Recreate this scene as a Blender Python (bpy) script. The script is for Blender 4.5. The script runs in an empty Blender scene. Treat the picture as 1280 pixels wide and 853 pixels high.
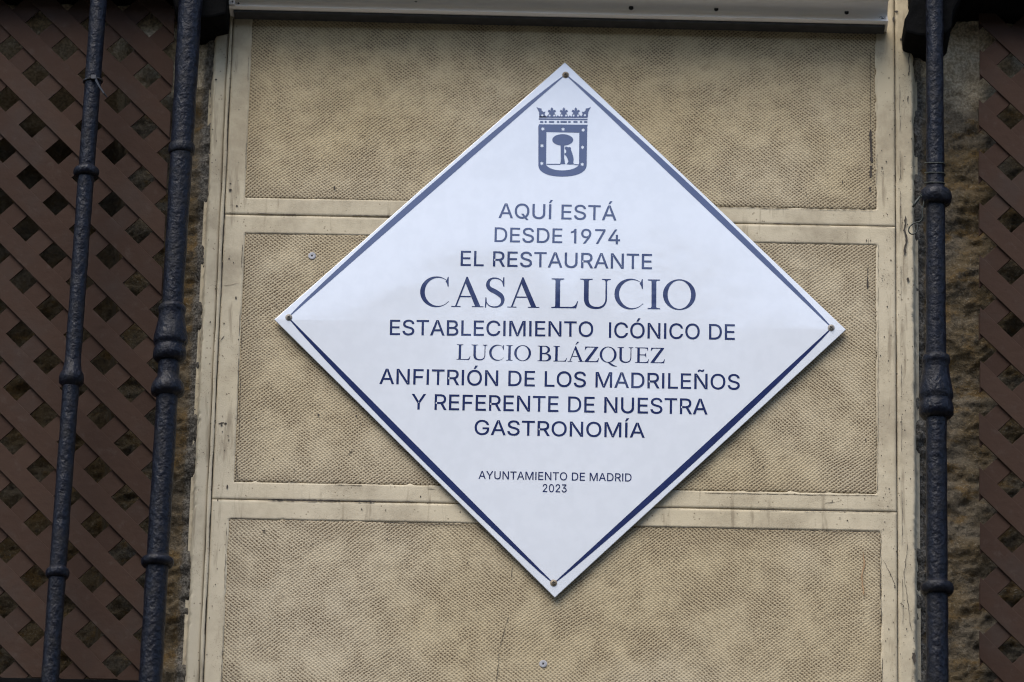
import bpy, bmesh, math, random, json
import numpy as np
from mathutils import Vector, geometry
R = math.radians
random.seed(7)
RNG = np.random.default_rng(7)
sc = bpy.context.scene
col = sc.collection

# ------------------------------------------------------------------ camera
PW, PH = 1280.0, 853.0                 # size of the photograph
FPX = 6273.44                          # focal length in photo pixels
YAW, PITCH, ROLL = -0.0129392, 0.3569355, 0.0232124
EYE_Z = 1.65                           # eye height above the street
Z0 = 2.62689 + EYE_Z                   # height of the plaque's centre
CAM = Vector((0.0196338, -6.978656, EYE_Z))
_f = Vector((math.sin(YAW)*math.cos(PITCH), math.cos(YAW)*math.cos(PITCH), math.sin(PITCH)))
_r0 = Vector((math.cos(YAW), -math.sin(YAW), 0)); _u0 = _r0.cross(_f)
_r = _r0*math.cos(ROLL) + _u0*math.sin(ROLL)
_u = _u0*math.cos(ROLL) - _r0*math.sin(ROLL)
cam_data = bpy.data.cameras.new('camera')
cam = bpy.data.objects.new('camera', cam_data); col.objects.link(cam)
from mathutils import Matrix
cam.matrix_world = Matrix(((_r.x, _u.x, -_f.x, CAM.x), (_r.y, _u.y, -_f.y, CAM.y), (_r.z, _u.z, -_f.z, CAM.z), (0, 0, 0, 1)))
cam_data.sensor_width = 36.0
cam_data.lens = FPX/PW*36.0
cam_data.clip_start = 0.1; cam_data.clip_end = 2000
cam_data.dof.use_dof = True
cam_data.dof.focus_distance = 7.42
cam_data.dof.aperture_fstop = 3.2
sc.camera = cam

# ------------------------------------------------------------------ sky, sun, exposure
world = bpy.data.worlds.new('World'); sc.world = world; world.use_nodes = True
wn = world.node_tree.nodes; wl = world.node_tree.links; wn.clear()
sky = wn.new('ShaderNodeTexSky'); sky.sky_type = 'NISHITA'; sky.sun_disc = False
SUN_EL, SUN_AZ = R(58), R(205)          # azimuth clockwise from +Y: high, over the street and a little to the left
sky.sun_elevation = SUN_EL; sky.sun_rotation = SUN_AZ
sky.altitude = 600; sky.air_density = 1.0; sky.dust_density = 2.5; sky.ozone_density = 1.0
bg = wn.new('ShaderNodeBackground'); bg.inputs['Strength'].default_value = 0.15
wo = wn.new('ShaderNodeOutputWorld')
wl.new(sky.outputs[0], bg.inputs['Color']); wl.new(bg.outputs[0], wo.inputs['Surface'])
sun = bpy.data.lights.new('sun', 'SUN'); sun.energy = 1.4; sun.angle = R(50); sun.color = (1.0, 0.94, 0.84)
sun_o = bpy.data.objects.new('sun', sun); col.objects.link(sun_o)
_sd = Vector((math.sin(SUN_AZ)*math.cos(SUN_EL), math.cos(SUN_AZ)*math.cos(SUN_EL), math.sin(SUN_EL)))
sun_o.rotation_euler = _sd.to_track_quat('Z', 'Y').to_euler(); sun_o.location = (0, -5, 20)
sc.view_settings.view_transform = 'Standard'; sc.view_settings.look = 'None'
sc.view_settings.exposure = 1.3; sc.view_settings.gamma = 1.0; sc.view_settings.use_curve_mapping = False
sc.render.engine = 'CYCLES'
sc.cycles.use_denoising = True; sc.cycles.denoiser = 'OPENIMAGEDENOISE'; sc.cycles.denoising_prefilter = 'ACCURATE'
sc.cycles.filter_width = 1.1

def at(px, py, y=0.0):
    """world point on the plane Y = y seen at photo pixel (px, py)"""
    d = _r*((px-PW/2)/FPX) + _u*((PH/2-py)/FPX) + _f
    t = (y-CAM.y)/d.y
    return CAM + d*t

# outlines of the plaque's grotesque capitals: {letter: [advance, [[bezier points]...]]}
SANS_JSON = '''{"A":[480,[[[39,0,16,0,78,170],[140,339,201,509,226,509],[251,509,276,509,338,339],[401,170,463,0,440,0],[418,0,395,0,359,101],[323,202,287,302,281,321],[273,344,264,372,255,400],[245,435,232,478,236,478],[241,478,245,478,233,435],[222,399,213,371,204,343],[196,320,191,302,155,202],[120,101,85,0,62,0]],[[197,142,110,142,110,161],[110,180,110,199,197,199],[283,199,370,199,370,180],[370,161,370,142,283,142]]]],"B":[456,[[[122,0,60,0,60,170],[60,339,60,509,120,509],[181,509,241,509,276,509],[306,503,329,491,352,479],[369,462,381,442,392,422],[398,399,398,374,398,352],[394,334,387,320,379,306],[369,294,356,286,344,277],[330,271,315,267,315,265],[315,264,315,262,331,261],[347,255,363,245,379,235],[392,221,402,203,413,185],[418,163,418,136,418,111],[412,87,400,67,388,46],[370,30,344,18,319,6],[287,0,247,0,184,0]],[[125,115,125,57,165,57],[205,57,245,57,284,57],[313,65,330,80,347,95],[355,114,355,137,355,154],[351,170,342,184,334,198],[321,209,306,218,290,227],[271,231,248,231,207,231],[166,231,125,231,125,173]],[[125,341,125,285,162,285],[200,285,238,285,257,285],[273,289,288,296,303,303],[315,313,323,326,332,339],[336,355,336,372,336,395],[328,414,313,429,297,444],[273,452,240,452,202,452],[163,452,125,452,125,396]]]],"C":[510,[[[293,-7,267,-7,223,-7],[184,4,150,25,116,46],[89,76,70,115,50,154],[40,201,40,254,40,308],[50,354,70,393,89,432],[116,462,150,484,184,505],[223,516,267,516,293,516],[317,512,340,504,363,497],[384,486,402,471,420,457],[436,439,448,418,460,398],[468,374,473,348,451,348],[430,348,408,348,404,366],[398,381,389,395,381,408],[370,419,357,428,345,438],[331,444,315,449,300,454],[284,456,267,456,236,456],[208,448,184,432,159,417],[139,394,125,364,111,334],[103,297,103,254,103,211],[111,175,125,145,140,115],[159,92,184,76,209,61],[236,53,267,53,284,53],[300,55,315,60,331,65],[345,71,357,81,370,90],[381,101,389,114,398,128],[404,143,408,160,430,160],[451,160,473,160,469,135],[460,111,448,91,436,70],[421,52,402,38,384,23],[363,12,341,5,318,-3]]]],"D":[502,[[[271,0,219,0,178,0],[137,0,96,0,96,19],[96,38,96,57,136,57],[175,57,215,57,256,57],[291,65,318,81,345,97],[366,119,379,149,392,179],[399,214,399,255,399,296],[392,331,379,361,366,390],[346,412,320,428,293,444],[260,452,221,452,178,452],[136,452,93,452,93,471],[93,490,93,509,137,509],[181,509,225,509,275,509],[317,499,353,478,388,458],[415,429,433,391,452,353],[462,308,462,255,462,202],[452,157,433,119,414,81],[387,51,351,31,314,10]],[[103,509,125,509,125,339],[125,170,125,0,103,0],[82,0,60,0,60,170],[60,339,60,509,82,509]]]],"E":[419,[[[165,0,60,0,60,170],[60,339,60,509,164,509],[268,509,372,509,372,490],[372,471,372,452,290,452],[207,452,125,452,125,396],[125,341,125,286,202,286],[278,286,355,286,355,267],[355,248,355,229,278,229],[202,229,125,229,125,172],[125,114,125,57,208,57],[292,57,375,57,375,38],[375,19,375,0,270,0]]]],"F":[410,[[[82,0,60,0,60,170],[60,339,60,509,163,509],[266,509,369,509,369,490],[369,471,369,452,288,452],[206,452,125,452,125,394],[125,336,125,278,198,278],[272,278,346,278,346,259],[346,240,346,221,272,221],[198,221,125,221,125,147],[125,74,125,0,103,0]]]],"G":[520,[[[309,-7,269,-7,223,-7],[184,4,149,25,115,46],[88,77,69,116,50,155],[40,201,40,254,40,308],[50,354,69,393,88,432],[115,462,149,484,183,505],[221,516,265,516,292,516],[317,512,340,504,364,496],[385,484,403,469,422,454],[437,437,449,416,461,396],[470,373,474,349,452,349],[430,349,408,349,403,365],[396,380,387,393,379,406],[368,417,356,427,344,436],[330,444,315,448,300,453],[283,456,265,456,235,456],[208,448,183,432,159,417],[139,394,125,364,111,334],[103,297,103,254,103,211],[111,175,125,145,140,115],[159,92,184,76,209,61],[237,53,269,53,297,53],[323,59,345,71,367,83],[384,101,396,123,409,146],[415,172,415,202,421,201],[428,200,434,199,384,199],[333,199,283,199,283,218],[283,237,283,256,348,256],[413,256,478,256,478,237],[478,219,478,200,478,158],[469,122,451,91,433,60],[408,36,377,19,345,2]]]],"H":[517,[[[82,0,60,0,60,170],[60,339,60,509,82,509],[103,509,125,509,125,435],[125,362,125,289,214,289],[303,289,392,289,392,362],[392,435,392,509,414,509],[435,509,457,509,457,339],[457,170,457,0,435,0],[414,0,392,0,392,77],[392,155,392,232,303,232],[214,232,125,232,125,155],[125,77,125,0,103,0]]]],"I":[190,[[[62,0,62,0,62,0],[62,509,62,509,62,509],[128,509,128,509,128,509],[128,0,128,0,128,0]]]],"L":[393,[[[160,0,60,0,60,170],[60,339,60,509,82,509],[103,509,125,509,125,358],[125,208,125,57,203,57],[282,57,361,57,361,38],[361,19,361,0,261,0]]]],"M":[628,[[[81,0,60,0,60,170],[60,339,60,509,91,509],[121,509,152,509,193,402],[235,294,277,187,280,180],[284,170,287,159,291,148],[295,136,299,123,303,110],[307,97,311,84,315,71],[319,59,322,49,317,49],[312,49,307,49,310,59],[314,70,318,83,322,95],[326,108,330,121,334,134],[338,147,342,158,346,170],[349,179,352,187,394,294],[435,402,476,509,507,509],[537,509,568,509,568,339],[568,170,568,0,547,0],[525,0,504,0,504,97],[504,194,504,291,504,302],[504,314,504,327,505,340],[505,354,505,369,505,383],[506,398,506,413,506,428],[507,443,507,457,509,457],[511,457,513,457,508,441],[503,426,498,409,492,393],[487,378,482,363,477,348],[472,334,467,322,463,309],[459,299,456,291,418,194],[380,97,342,0,323,0],[305,0,286,0,248,97],[209,194,170,291,167,299],[163,309,159,321,155,333],[150,346,145,361,140,376],[135,391,129,408,124,424],[118,441,112,457,114,457],[117,457,119,457,119,444],[120,431,120,416,120,401],[121,387,121,372,121,357],[121,342,122,328,122,315],[122,302,122,291,122,194],[122,97,122,0,101,0]]]],"N":[523,[[[82,0,60,0,60,170],[60,339,60,509,85,509],[111,509,136,509,205,400],[274,291,343,183,349,174],[355,164,363,151,370,138],[379,123,388,107,396,90],[405,73,414,55,411,55],[408,54,405,54,403,72],[401,90,401,108,400,126],[399,142,399,157,399,172],[399,185,399,195,399,300],[399,404,399,509,420,509],[442,509,463,509,463,339],[463,170,463,0,438,0],[412,0,387,0,325,97],[264,193,202,290,194,303],[186,316,177,331,169,345],[159,362,148,381,137,400],[123,424,108,452,111,453],[115,453,119,454,120,428],[121,405,122,384,123,362],[124,344,124,328,125,312],[125,300,125,291,125,194],[125,97,125,0,103,0]]]],"Ñ":[523,[[[82,0,60,0,60,170],[60,339,60,509,85,509],[111,509,136,509,205,400],[274,291,343,183,349,174],[355,164,363,151,370,138],[379,123,388,107,396,90],[405,73,414,55,411,55],[408,54,405,54,403,72],[401,90,401,108,400,126],[399,142,399,157,399,172],[399,185,399,195,399,300],[399,404,399,509,420,509],[442,509,463,509,463,339],[463,170,463,0,438,0],[412,0,387,0,325,97],[264,193,202,290,194,303],[186,316,177,331,169,345],[159,362,148,381,137,400],[123,424,108,452,111,453],[115,453,119,454,120,428],[121,405,122,384,123,362],[124,344,124,328,125,312],[125,300,125,291,125,194],[125,97,125,0,103,0]],[[323,576,307,576,298,576],[290,577,282,580,274,583],[266,586,259,590,252,594],[245,597,239,600,233,603],[228,604,224,604,218,604],[213,601,210,595,208,590],[206,584,206,577,191,577],[177,577,163,577,164,597],[168,614,177,628,186,641],[200,648,218,648,227,648],[235,646,242,643,250,641],[257,637,264,633,270,629],[276,626,283,623,289,620],[294,619,300,619,306,619],[310,621,313,625,316,630],[318,637,319,646,333,646],[347,646,361,646,360,625],[355,608,346,595,337,582]]]],"O":[533,[[[311,-7,267,-7,223,-7],[184,4,150,25,116,46],[90,76,70,115,50,154],[40,201,40,254,40,308],[50,354,70,393,90,432],[116,462,150,484,184,505],[223,516,267,516,311,516],[350,505,384,484,418,462],[444,432,464,393,483,354],[493,308,493,254,493,201],[483,154,464,115,444,76],[418,46,384,25,350,4]],[[236,53,267,53,297,53],[325,61,349,76,374,91],[394,114,408,144,423,174],[430,211,430,254,430,298],[423,335,408,365,394,395],[374,417,349,433,325,448],[297,456,267,456,236,456],[209,448,184,433,159,417],[140,394,125,364,111,334],[103,297,103,254,103,211],[111,174,125,144,140,114],[159,92,184,76,209,61]]]],"Ó":[533,[[[311,-7,267,-7,223,-7],[184,4,150,25,116,46],[90,76,70,115,50,154],[40,201,40,254,40,308],[50,354,70,393,90,432],[116,462,150,484,184,505],[223,516,267,516,311,516],[350,505,384,484,418,462],[444,432,464,393,483,354],[493,308,493,254,493,201],[483,154,464,115,444,76],[418,46,384,25,350,4]],[[236,53,267,53,297,53],[325,61,349,76,374,91],[394,114,408,144,423,174],[430,211,430,254,430,298],[423,335,408,365,394,395],[374,417,349,433,325,448],[297,456,267,456,236,456],[209,448,184,433,159,417],[140,394,125,364,111,334],[103,297,103,254,103,211],[111,174,125,144,140,114],[159,92,184,76,209,61]],[[257,558,240,558,256,592],[272,625,288,659,311,659],[333,659,356,659,334,625],[312,592,290,558,273,558]]]],"P":[445,[[[82,0,60,0,60,170],[60,339,60,509,118,509],[177,509,235,509,274,509],[307,502,332,487,358,473],[377,454,390,430,402,405],[409,378,409,348,409,317],[402,290,390,265,377,241],[358,222,332,207,307,193],[274,186,235,186,193,186],[151,186,109,186,109,205],[109,224,109,242,150,242],[191,242,233,242,259,242],[281,247,297,256,313,265],[325,278,333,294,341,310],[344,328,344,348,344,368],[341,386,333,402,325,417],[313,430,297,439,280,448],[259,452,232,452,196,452],[160,452,125,452,125,301],[125,151,125,0,103,0]]]],"Q":[533,[[[274,121,245,159,268,159],[290,159,313,159,332,134],[351,109,369,85,374,78],[379,71,384,65,412,27],[440,-10,468,-48,446,-48],[423,-48,401,-48,382,-23],[364,2,346,27,341,33],[336,39,331,46,302,84]],[[311,-7,267,-7,223,-7],[184,4,150,25,116,46],[90,76,70,115,50,154],[40,201,40,254,40,308],[50,354,70,393,90,432],[116,462,150,484,184,505],[223,516,267,516,311,516],[350,505,384,484,418,462],[444,432,464,393,483,354],[493,308,493,254,493,201],[483,154,464,115,444,76],[418,46,384,25,350,4]],[[236,53,267,53,297,53],[325,61,349,76,374,91],[394,114,408,144,423,174],[430,211,430,254,430,298],[423,335,408,365,394,395],[374,417,349,433,325,448],[297,456,267,456,236,456],[209,448,184,433,159,417],[140,394,125,364,111,334],[103,297,103,254,103,211],[111,174,125,144,140,114],[159,92,184,76,209,61]]]],"R":[449,[[[82,0,60,0,60,170],[60,339,60,509,119,509],[177,509,236,509,275,509],[307,502,333,489,359,475],[378,457,390,433,403,410],[409,382,409,352,409,321],[403,295,390,271,378,248],[359,230,333,217,307,204],[275,198,236,198,189,198],[143,198,96,198,96,217],[96,236,96,255,142,255],[188,255,234,255,260,255],[281,259,298,267,314,275],[326,286,334,300,341,315],[345,332,345,352,345,372],[341,390,334,405,326,420],[314,431,298,440,281,448],[259,452,233,452,197,452],[161,452,125,452,125,301],[125,151,125,0,103,0]],[[378,0,353,0,312,76],[271,153,230,229,254,229],[279,229,303,229,344,153],[386,76,428,0,403,0]]]],"S":[447,[[[263,-9,224,-9,187,-9],[155,-3,128,9,100,21],[79,38,64,60,49,82],[40,107,38,137,60,137],[82,137,104,137,106,117],[112,101,123,88,134,75],[149,65,166,59,184,52],[203,49,224,49,247,49],[268,53,286,60,304,68],[319,78,329,92,340,105],[346,121,346,139,346,155],[341,169,332,179,323,189],[311,198,296,205,281,211],[264,217,245,222,224,228],[204,234,184,239,142,251],[109,268,86,289,63,311],[52,339,52,372,52,401],[60,426,75,448,90,469],[111,486,138,498,164,510],[194,516,227,516,261,516],[290,510,316,498,342,486],[362,469,377,449,392,428],[400,404,401,378,380,378],[358,378,337,378,335,403],[323,423,302,437,281,451],[256,459,225,459,203,459],[184,455,167,448,151,441],[138,431,129,418,120,406],[115,391,115,376,115,358],[120,344,131,334,142,323],[154,314,169,308,184,302],[199,297,212,293,230,289],[247,284,264,279,279,275],[295,270,312,264,328,257],[344,248,359,238,373,227],[385,214,395,198,404,181],[408,162,408,139,408,111],[401,86,386,64,372,41],[351,24,323,11,296,-2]]]],"T":[449,[[[85,452,32,452,32,471],[32,490,32,509,160,509],[288,509,417,509,417,490],[417,471,417,452,363,452],[310,452,257,452,257,301],[257,151,257,0,235,0],[214,0,193,0,193,151],[193,301,193,452,139,452]]]],"U":[517,[[[299,-8,259,-8,219,-8],[184,0,154,15,124,31],[101,53,85,80,68,107],[60,138,60,173,60,285],[60,397,60,509,81,509],[103,509,124,509,124,399],[124,288,124,178,124,154],[130,132,141,113,152,94],[167,79,187,68,207,57],[231,52,259,52,287,52],[311,57,331,68,351,79],[366,94,377,113,387,132],[393,154,393,178,393,288],[393,399,393,509,414,509],[436,509,457,509,457,397],[457,285,457,173,457,138],[449,107,433,80,416,53],[393,31,363,15,334,0]]]],"Y":[472,[[[225,0,203,0,203,69],[203,139,203,208,141,308],[79,409,16,509,41,509],[66,509,91,509,125,454],[159,399,192,344,203,326],[213,309,222,292,231,275],[240,255,250,230,241,230],[232,230,224,230,233,255],[242,276,251,293,260,310],[270,327,280,344,314,399],[347,454,381,509,406,509],[430,509,455,509,393,409],[330,308,268,208,268,139],[268,69,268,0,247,0]]]],"Z":[438,[[[161,0,42,0,42,15],[42,31,42,46,119,159],[196,272,273,385,284,400],[295,415,306,431,318,446],[329,461,341,476,343,469],[346,461,348,454,327,453],[306,453,285,452,264,452],[244,452,223,452,162,452],[101,452,40,452,40,471],[40,490,40,509,159,509],[278,509,397,509,397,493],[397,477,397,462,321,351],[245,240,169,129,158,113],[146,97,134,81,122,65],[110,49,97,33,95,40],[93,47,90,54,111,55],[132,56,152,57,173,57],[193,57,214,57,276,57],[338,57,399,57,399,38],[399,19,399,0,280,0]]]],"Á":[480,[[[39,0,16,0,78,170],[140,339,201,509,226,509],[251,509,276,509,338,339],[401,170,463,0,440,0],[418,0,395,0,359,101],[323,202,287,302,281,321],[273,344,264,372,255,400],[245,435,232,478,236,478],[241,478,245,478,233,435],[222,399,213,371,204,343],[196,320,191,302,155,202],[120,101,85,0,62,0]],[[197,142,110,142,110,161],[110,180,110,199,197,199],[283,199,370,199,370,180],[370,161,370,142,283,142]],[[229,558,213,558,229,592],[245,625,260,659,283,659],[306,659,329,659,307,625],[285,592,263,558,246,558]]]],"Í":[190,[[[62,0,62,0,62,0],[62,509,62,509,62,509],[128,509,128,509,128,509],[128,0,128,0,128,0]],[[73,558,57,558,73,592],[89,625,104,659,127,659],[150,659,173,659,151,625],[129,592,107,558,90,558]]]],"0":[453,[[[264,-7,227,-7,189,-7],[157,3,130,24,103,45],[83,74,69,113,55,152],[48,199,48,254,48,309],[55,356,69,395,83,434],[104,464,130,484,157,505],[189,516,227,516,264,516],[296,505,323,484,350,464],[370,434,384,395,398,356],[405,309,405,254,405,199],[398,152,384,113,370,74],[350,45,323,24,297,3]],[[202,50,227,50,252,50],[273,58,290,74,308,90],[321,113,330,144,339,174],[344,211,344,254,344,297],[339,334,330,365,321,395],[308,419,290,435,273,451],[252,460,227,460,202,460],[180,451,163,435,146,419],[132,395,123,365,114,334],[109,297,109,254,109,211],[114,174,123,144,132,113],[146,90,163,74,180,58]]]],"1":[300,[[[140,0,140,0,140,0],[206,0,206,0,206,0],[206,509,206,509,206,509],[150,509,150,509,150,509],[110,440,110,440,110,440],[30,410,30,410,30,410],[30,355,30,355,30,355],[140,390,140,390,140,390]]]],"2":[453,[[[172,0,64,0,64,16],[64,32,64,47,121,108],[177,168,234,229,254,249],[270,267,282,282,295,298],[304,313,311,327,317,341],[320,356,320,371,320,390],[316,405,308,419,299,432],[288,442,273,449,259,456],[242,460,224,460,204,460],[187,456,172,447,158,439],[147,428,139,413,131,399],[127,382,127,362,107,362],[86,362,66,362,66,392],[72,419,86,442,100,465],[119,483,143,496,167,509],[194,516,225,516,255,516],[282,509,306,497,329,484],[348,467,361,445,374,424],[381,399,381,372,381,354],[378,335,371,318,364,300],[353,280,336,259,319,237],[296,211,267,180,229,140],[191,100,153,60,153,59],[153,58,153,57,231,57],[310,57,389,57,389,38],[389,19,389,0,281,0]]]],"3":[453,[[[252,-7,218,-7,187,-7],[158,-1,133,10,107,21],[86,37,70,57,54,78],[46,103,44,132,66,132],[87,132,109,132,111,114],[117,99,126,87,136,75],[149,65,165,59,181,53],[199,50,219,50,239,50],[258,53,275,61,292,68],[305,79,315,93,324,107],[329,124,329,145,329,163],[325,181,316,196,307,212],[293,224,275,234,256,243],[231,248,201,248,186,248],[172,248,157,248,157,265],[157,282,157,299,200,349],[244,399,288,448,288,450],[288,451,288,452,215,452],[142,452,70,452,70,471],[70,490,70,509,171,509],[272,509,372,509,372,493],[372,477,372,461,319,400],[265,339,211,278,211,282],[211,285,211,289,249,293],[281,288,308,276,335,263],[356,246,371,222,386,199],[393,173,393,145,393,115],[385,89,370,66,355,43],[335,25,309,12,282,0]]]],"4":[453,[[[164,105,40,105,40,123],[40,141,40,158,109,275],[178,392,247,509,268,509],[289,509,311,509,243,394],[176,280,109,166,109,165],[109,164,109,163,210,163],[312,163,413,163,413,144],[413,125,413,105,289,105]],[[302,0,282,0,282,40],[282,81,282,121,282,130],[282,138,282,146,282,203],[282,260,282,318,302,318],[322,318,343,318,343,212],[343,106,343,0,322,0]]]],"7":[453,[[[120,0,97,0,172,149],[248,299,323,448,323,450],[323,451,323,452,236,452],[149,452,62,452,62,471],[62,490,62,509,172,509],[281,509,391,509,391,489],[391,469,391,449,315,299],[240,150,165,0,142,0]]]],"9":[453,[[[195,516,226,516,258,516],[286,508,310,494,335,480],[354,460,368,434,382,409],[389,380,389,347,389,323],[383,297,373,270,362,243],[343,209,315,168,277,112],[239,56,200,0,177,0],[154,0,130,0,187,83],[244,165,301,248,303,248],[305,248,307,248,303,238],[296,229,287,221,279,213],[269,207,257,202,245,197],[232,195,218,195,187,195],[160,201,137,214,114,227],[96,245,83,269,70,292],[64,320,64,352,64,384],[71,412,85,436,99,461],[118,480,143,494,167,508]],[[246,460,226,460,207,460],[189,456,174,446,159,437],[147,424,138,407,130,391],[125,372,125,352,125,330],[130,312,138,295,147,279],[159,266,174,257,189,248],[207,243,226,243,246,243],[263,248,279,257,294,266],[306,279,314,295,323,311],[327,330,327,350,327,372],[323,391,314,407,306,424],[294,437,279,446,264,456]]]]}'''

# ------------------------------------------------------------------ helpers
def tag(o, label=None, cat=None, group=None, kind=None):
    if label: o['label'] = label
    if cat: o['category'] = cat
    if group: o['group'] = group
    if kind: o['kind'] = kind
    return o

def empty(name, loc, label, cat, group=None):
    o = bpy.data.objects.new(name, None); col.objects.link(o); o.location = loc
    o.empty_display_size = 0.1
    return tag(o, label, cat, group)

def mesh_obj(name, verts, faces, mats, parent=None, smooth=False, mat_idx=None):
    """verts in WORLD coordinates; stored relative to the parent (parents are only translated)"""
    me = bpy.data.meshes.new(name)
    v = np.asarray([tuple(p) for p in verts] if not isinstance(verts, np.ndarray) else verts, dtype=float)
    if parent is not None: v = v - np.array(parent.location)
    me.from_pydata(v.tolist(), [], [list(map(int, f)) for f in faces])
    for m in (mats if isinstance(mats, (list, tuple)) else [mats]): me.materials.append(m)
    if smooth: me.polygons.foreach_set('use_smooth', [True]*len(me.polygons))
    if mat_idx is not None: me.polygons.foreach_set('material_index', mat_idx)
    me.update()
    o = bpy.data.objects.new(name, me); col.objects.link(o)
    if parent is not None: o.parent = parent
    return o

class MB:
    """collects shapes for ONE mesh"""
    def __init__(s): s.v = []; s.f = []; s.m = []
    def add(s, verts, faces, mi=0):
        b = len(s.v); s.v += [tuple(p) for p in verts]; s.f += [[b+i for i in f] for f in faces]; s.m += [mi]*len(faces)
    def box(s, x0, x1, y0, y1, z0, z1, mi=0):
        s.add([(x0,y0,z0),(x1,y0,z0),(x1,y1,z0),(x0,y1,z0),(x0,y0,z1),(x1,y0,z1),(x1,y1,z1),(x0,y1,z1)],
              [(0,3,2,1),(4,5,6,7),(0,1,5,4),(1,2,6,5),(2,3,7,6),(3,0,4,7)], mi)
    def prism(s, poly, y0, y1, mi=0):
        """polygon [(x,z)] extruded from y0 (front) to y1 (back)"""
        n = len(poly)
        a = sum(poly[i][0]*poly[(i+1)%n][1]-poly[(i+1)%n][0]*poly[i][1] for i in range(n))
        if a < 0: poly = poly[::-1]
        v = [(x,y0,z) for x,z in poly] + [(x,y1,z) for x,z in poly]
        f = [list(range(n)), list(range(2*n-1,n-1,-1))] + [(i, n+i, n+(i+1)%n, (i+1)%n) for i in range(n)]
        s.add(v, f, mi)
    def tube(s, path, r, seg=8, mi=0):
        path = [Vector(p) for p in path]; b = len(s.v); n = len(path)
        for i, p in enumerate(path):
            t = (path[min(i+1,n-1)] - path[max(i-1,0)]).normalized()
            a = t.cross(Vector((0.31,0.2,0.93)))
            if a.length < .1: a = t.cross(Vector((0,1,0)))
            a.normalize(); c = t.cross(a); rr = r[i] if isinstance(r, (list,tuple)) else r
            s.v += [tuple(p + (a*math.cos(k*2*math.pi/seg) + c*math.sin(k*2*math.pi/seg))*rr) for k in range(seg)]
        for i in range(n-1):
            for k in range(seg):
                s.f.append([b+i*seg+k, b+i*seg+(k+1)%seg, b+(i+1)*seg+(k+1)%seg, b+(i+1)*seg+k]); s.m.append(mi)
        s.f.append([b+k for k in range(seg)][::-1]); s.m.append(mi)
        s.f.append([b+(n-1)*seg+k for k in range(seg)]); s.m.append(mi)
    def build(s, name, mats, parent=None, smooth=False, bevel=0.0, segs=2):
        o = mesh_obj(name, s.v, s.f, mats, parent, smooth, s.m)
        if bevel:
            m = o.modifiers.new('bevel', 'BEVEL'); m.width = bevel; m.segments = segs; m.limit_method = 'ANGLE'; m.angle_limit = R(35)
        return o

def smoothstep(a, b, x):
    t = np.clip((x-a)/(b-a), 0, 1); return t*t*(3-2*t)

def vnoise(x, z, scale, seed):
    """2-D value noise in 0..1"""
    g = np.random.default_rng(seed).random((256, 256))
    X = x*scale; Z = z*scale
    xi = np.floor(X).astype(int); zi = np.floor(Z).astype(int); fx = X-xi; fz = Z-zi
    fx = fx*fx*(3-2*fx); fz = fz*fz*(3-2*fz)
    q = lambda a, b: g[a % 256, b % 256]
    return (q(xi,zi)*(1-fx)+q(xi+1,zi)*fx)*(1-fz) + (q(xi,zi+1)*(1-fx)+q(xi+1,zi+1)*fx)*fz

def fbm(x, z, scale, octv, seed, gain=.5):
    s = 0; a = 1; n = 0
    for k in range(octv):
        s = s + a*vnoise(x + 13.7*k, z + 7.3*k, scale*2**k, seed+k); n += a; a *= gain
    return s/n

def heightfield(name, x0, x1, z0, z1, res, fn, mats, parent, skirt=0.02):
    """sheet facing -Y; fn(X, Z) gives Y (world X, world Z)"""
    nx = max(2, int((x1-x0)/res)+1); nz = max(2, int((z1-z0)/res)+1)
    X, Z = np.meshgrid(np.linspace(x0, x1, nx), np.linspace(z0, z1, nz))
    Y = fn(X, Z)
    v = np.stack([X, Y, Z], -1).reshape(-1, 3)
    i = np.arange(nx*nz).reshape(nz, nx)
    f = np.stack([i[:-1,:-1], i[:-1,1:], i[1:,1:], i[1:,:-1]], -1).reshape(-1, 4)
    # side skirts give the sheet its thickness
    ring = np.concatenate([i[0,:], i[1:,-1], i[-1,-2::-1], i[-2:0:-1,0]])
    back = v[ring].copy(); back[:,1] = v[:,1].max() + skirt
    b0 = len(v); n = len(ring); k = np.arange(n)
    fs = np.stack([ring, b0+k, b0+(k+1)%n, ring[(k+1)%n]], -1)
    v = np.concatenate([v, back]); f = np.concatenate([f, fs])
    me = bpy.data.meshes.new(name)
    if parent is not None: v = v - np.array(parent.location)
    me.vertices.add(len(v)); me.vertices.foreach_set('co', v.ravel())
    me.loops.add(f.size); me.loops.foreach_set('vertex_index', f.ravel().astype(np.int32))
    me.polygons.add(len(f)); me.polygons.foreach_set('loop_start', np.arange(0, f.size, 4, dtype=np.int32))
    me.polygons.foreach_set('loop_total', np.full(len(f), 4, dtype=np.int32))
    me.polygons.foreach_set('use_smooth', np.ones(len(f), dtype=bool))
    me.update(calc_edges=True); me.validate()
    for m in (mats if isinstance(mats, (list, tuple)) else [mats]): me.materials.append(m)
    o = bpy.data.objects.new(name, me); col.objects.link(o)
    if parent is not None: o.parent = parent
    return o

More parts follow.
